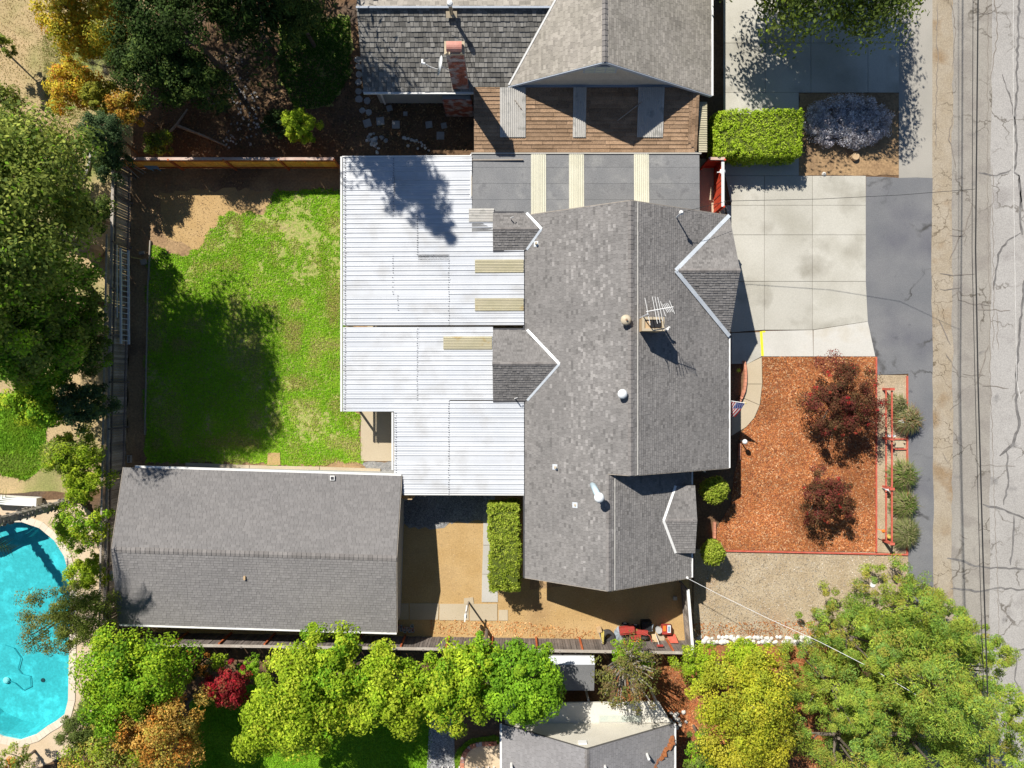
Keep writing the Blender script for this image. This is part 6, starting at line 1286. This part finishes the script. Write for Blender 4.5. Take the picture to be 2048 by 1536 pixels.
q = MB(); q.drop([W(1303, 1268, .1), W(1312, 1268, .1), W(1318, 1284, .4), W(1306, 1284, .4)], .04); q.build('brown_board', M['wood_pale'], label='narrow brown board left of the square paving block', cat='board')
br = thing('push_broom', 'red headed push broom leaning against the dark board fence', 'broom', W(1313, 1272)); q = MB(); q.tube([W(1311, 1267, .1), W(1318, 1289, 1.3)], .018, 6); q.build('handle', M['white_paint'], br); q = MB(); q.box(W(1320, 1291, 1.33), (.34, .09, .08)); q.build('head', M['red_gloss'], br)
q = MB(); q.drop([W(1240, 1285, .5), W(1286, 1285, .5), W(1286, 1281, .3), W(1240, 1281, .3)], .03); q.build('grey_plank', M['wood_grey'], label='grey plank leaning behind the red garden tractor', cat='plank')
q = MB(); q.box(W(1350, 1196, .1), (.2, .2, .2)); q.build('small_block', M['concrete_grey'], label='small grey block in the house shadow by the side fence', cat='block')
q = MB(); q.box(W(817, 992, 1.2), (.7, .05, 2.2)); q.build('standing_board', M['wood_pale'], label='tan board standing under the south edge of the patio cover', cat='board')
q = MB(); q.drop([W(216, 1142, 1.5), W(228, 1142, 1.5), W(228, 1162, 1.5), W(216, 1162, 1.5)], .05)
for (x, y) in ((218, 1145), (226, 1145), (226, 1159), (218, 1159)): p = W(x, y, 1.4); q.box((p.x, p.y, .72), (.05, .05, 1.44))
q.build('narrow_shelf', M['flashing'], label='pale green shelf between the garage and weathered fence', cat='shelf')
q = MB(); p = W(1444, 344, 1.5); q.lathe(p, [(.05, 0), (.14, .05), (.16, .1), (.1, .16)], 10); q.bar(p, p + Vector((-.25, .0, -.05)), .04, .04); q.build('gate_light', M['lens_white'], label='round white light on the red gate', cat='lamp')
# overhead lines along the street and to the house
def wire(lb, pts, r, m='wire', name='overhead_cable'):
    q = MB(); P = []
    for i in range(len(pts) - 1):
        a, c = Vector(pts[i]), Vector(pts[i + 1])
        for k in range(12): P.append(a.lerp(c, k / 12))
    P.append(Vector(pts[-1])); q.tube(P, r, 5); q.build(name, M[m], label=lb, cat='cable')
wire('thick black cable running along the street edge', [W(1962, -900, 8.6), W(1956, 0, 8.1), W(1951, 500, 8.0), W(1956, 768, 8.05), W(1967, 1152, 8.3), W(1986, 1700, 8.8)], .03)
wire('thinner cable just left of the thick street cable', [W(1946, -900, 8.0), W(1946, 0, 7.6), W(1944, 500, 7.5), W(1950, 768, 7.6), W(1960, 1152, 7.9), W(1978, 1700, 8.4)], .014)
wire('thin dark service line crossing above the driveway', [Vector((sp.x, sp.y - .1, ze_(sp.x) + 1.1)), W(1455, 402, 4.6), W(1640, 398, 5.0), W(1800, 390, 5.8), W(1950, 378, 7.6)], .012)
wire('white service cable from the house corner over the gravel lot', [W(1372, 1155, 2.9), W(1440, 1190, 3.2), W(1530, 1234, 3.8), W(1640, 1284, 4.8), W(1742, 1336, 6.0), W(1850, 1400, 7.5)], .012, 'wire_white')
q = MB(); q.lathe(W(1374, 1155, 2.75), [(.05, 0), (.08, .06), (.03, .2)], 8); q.build('cable_bracket', M['white_paint'], house)
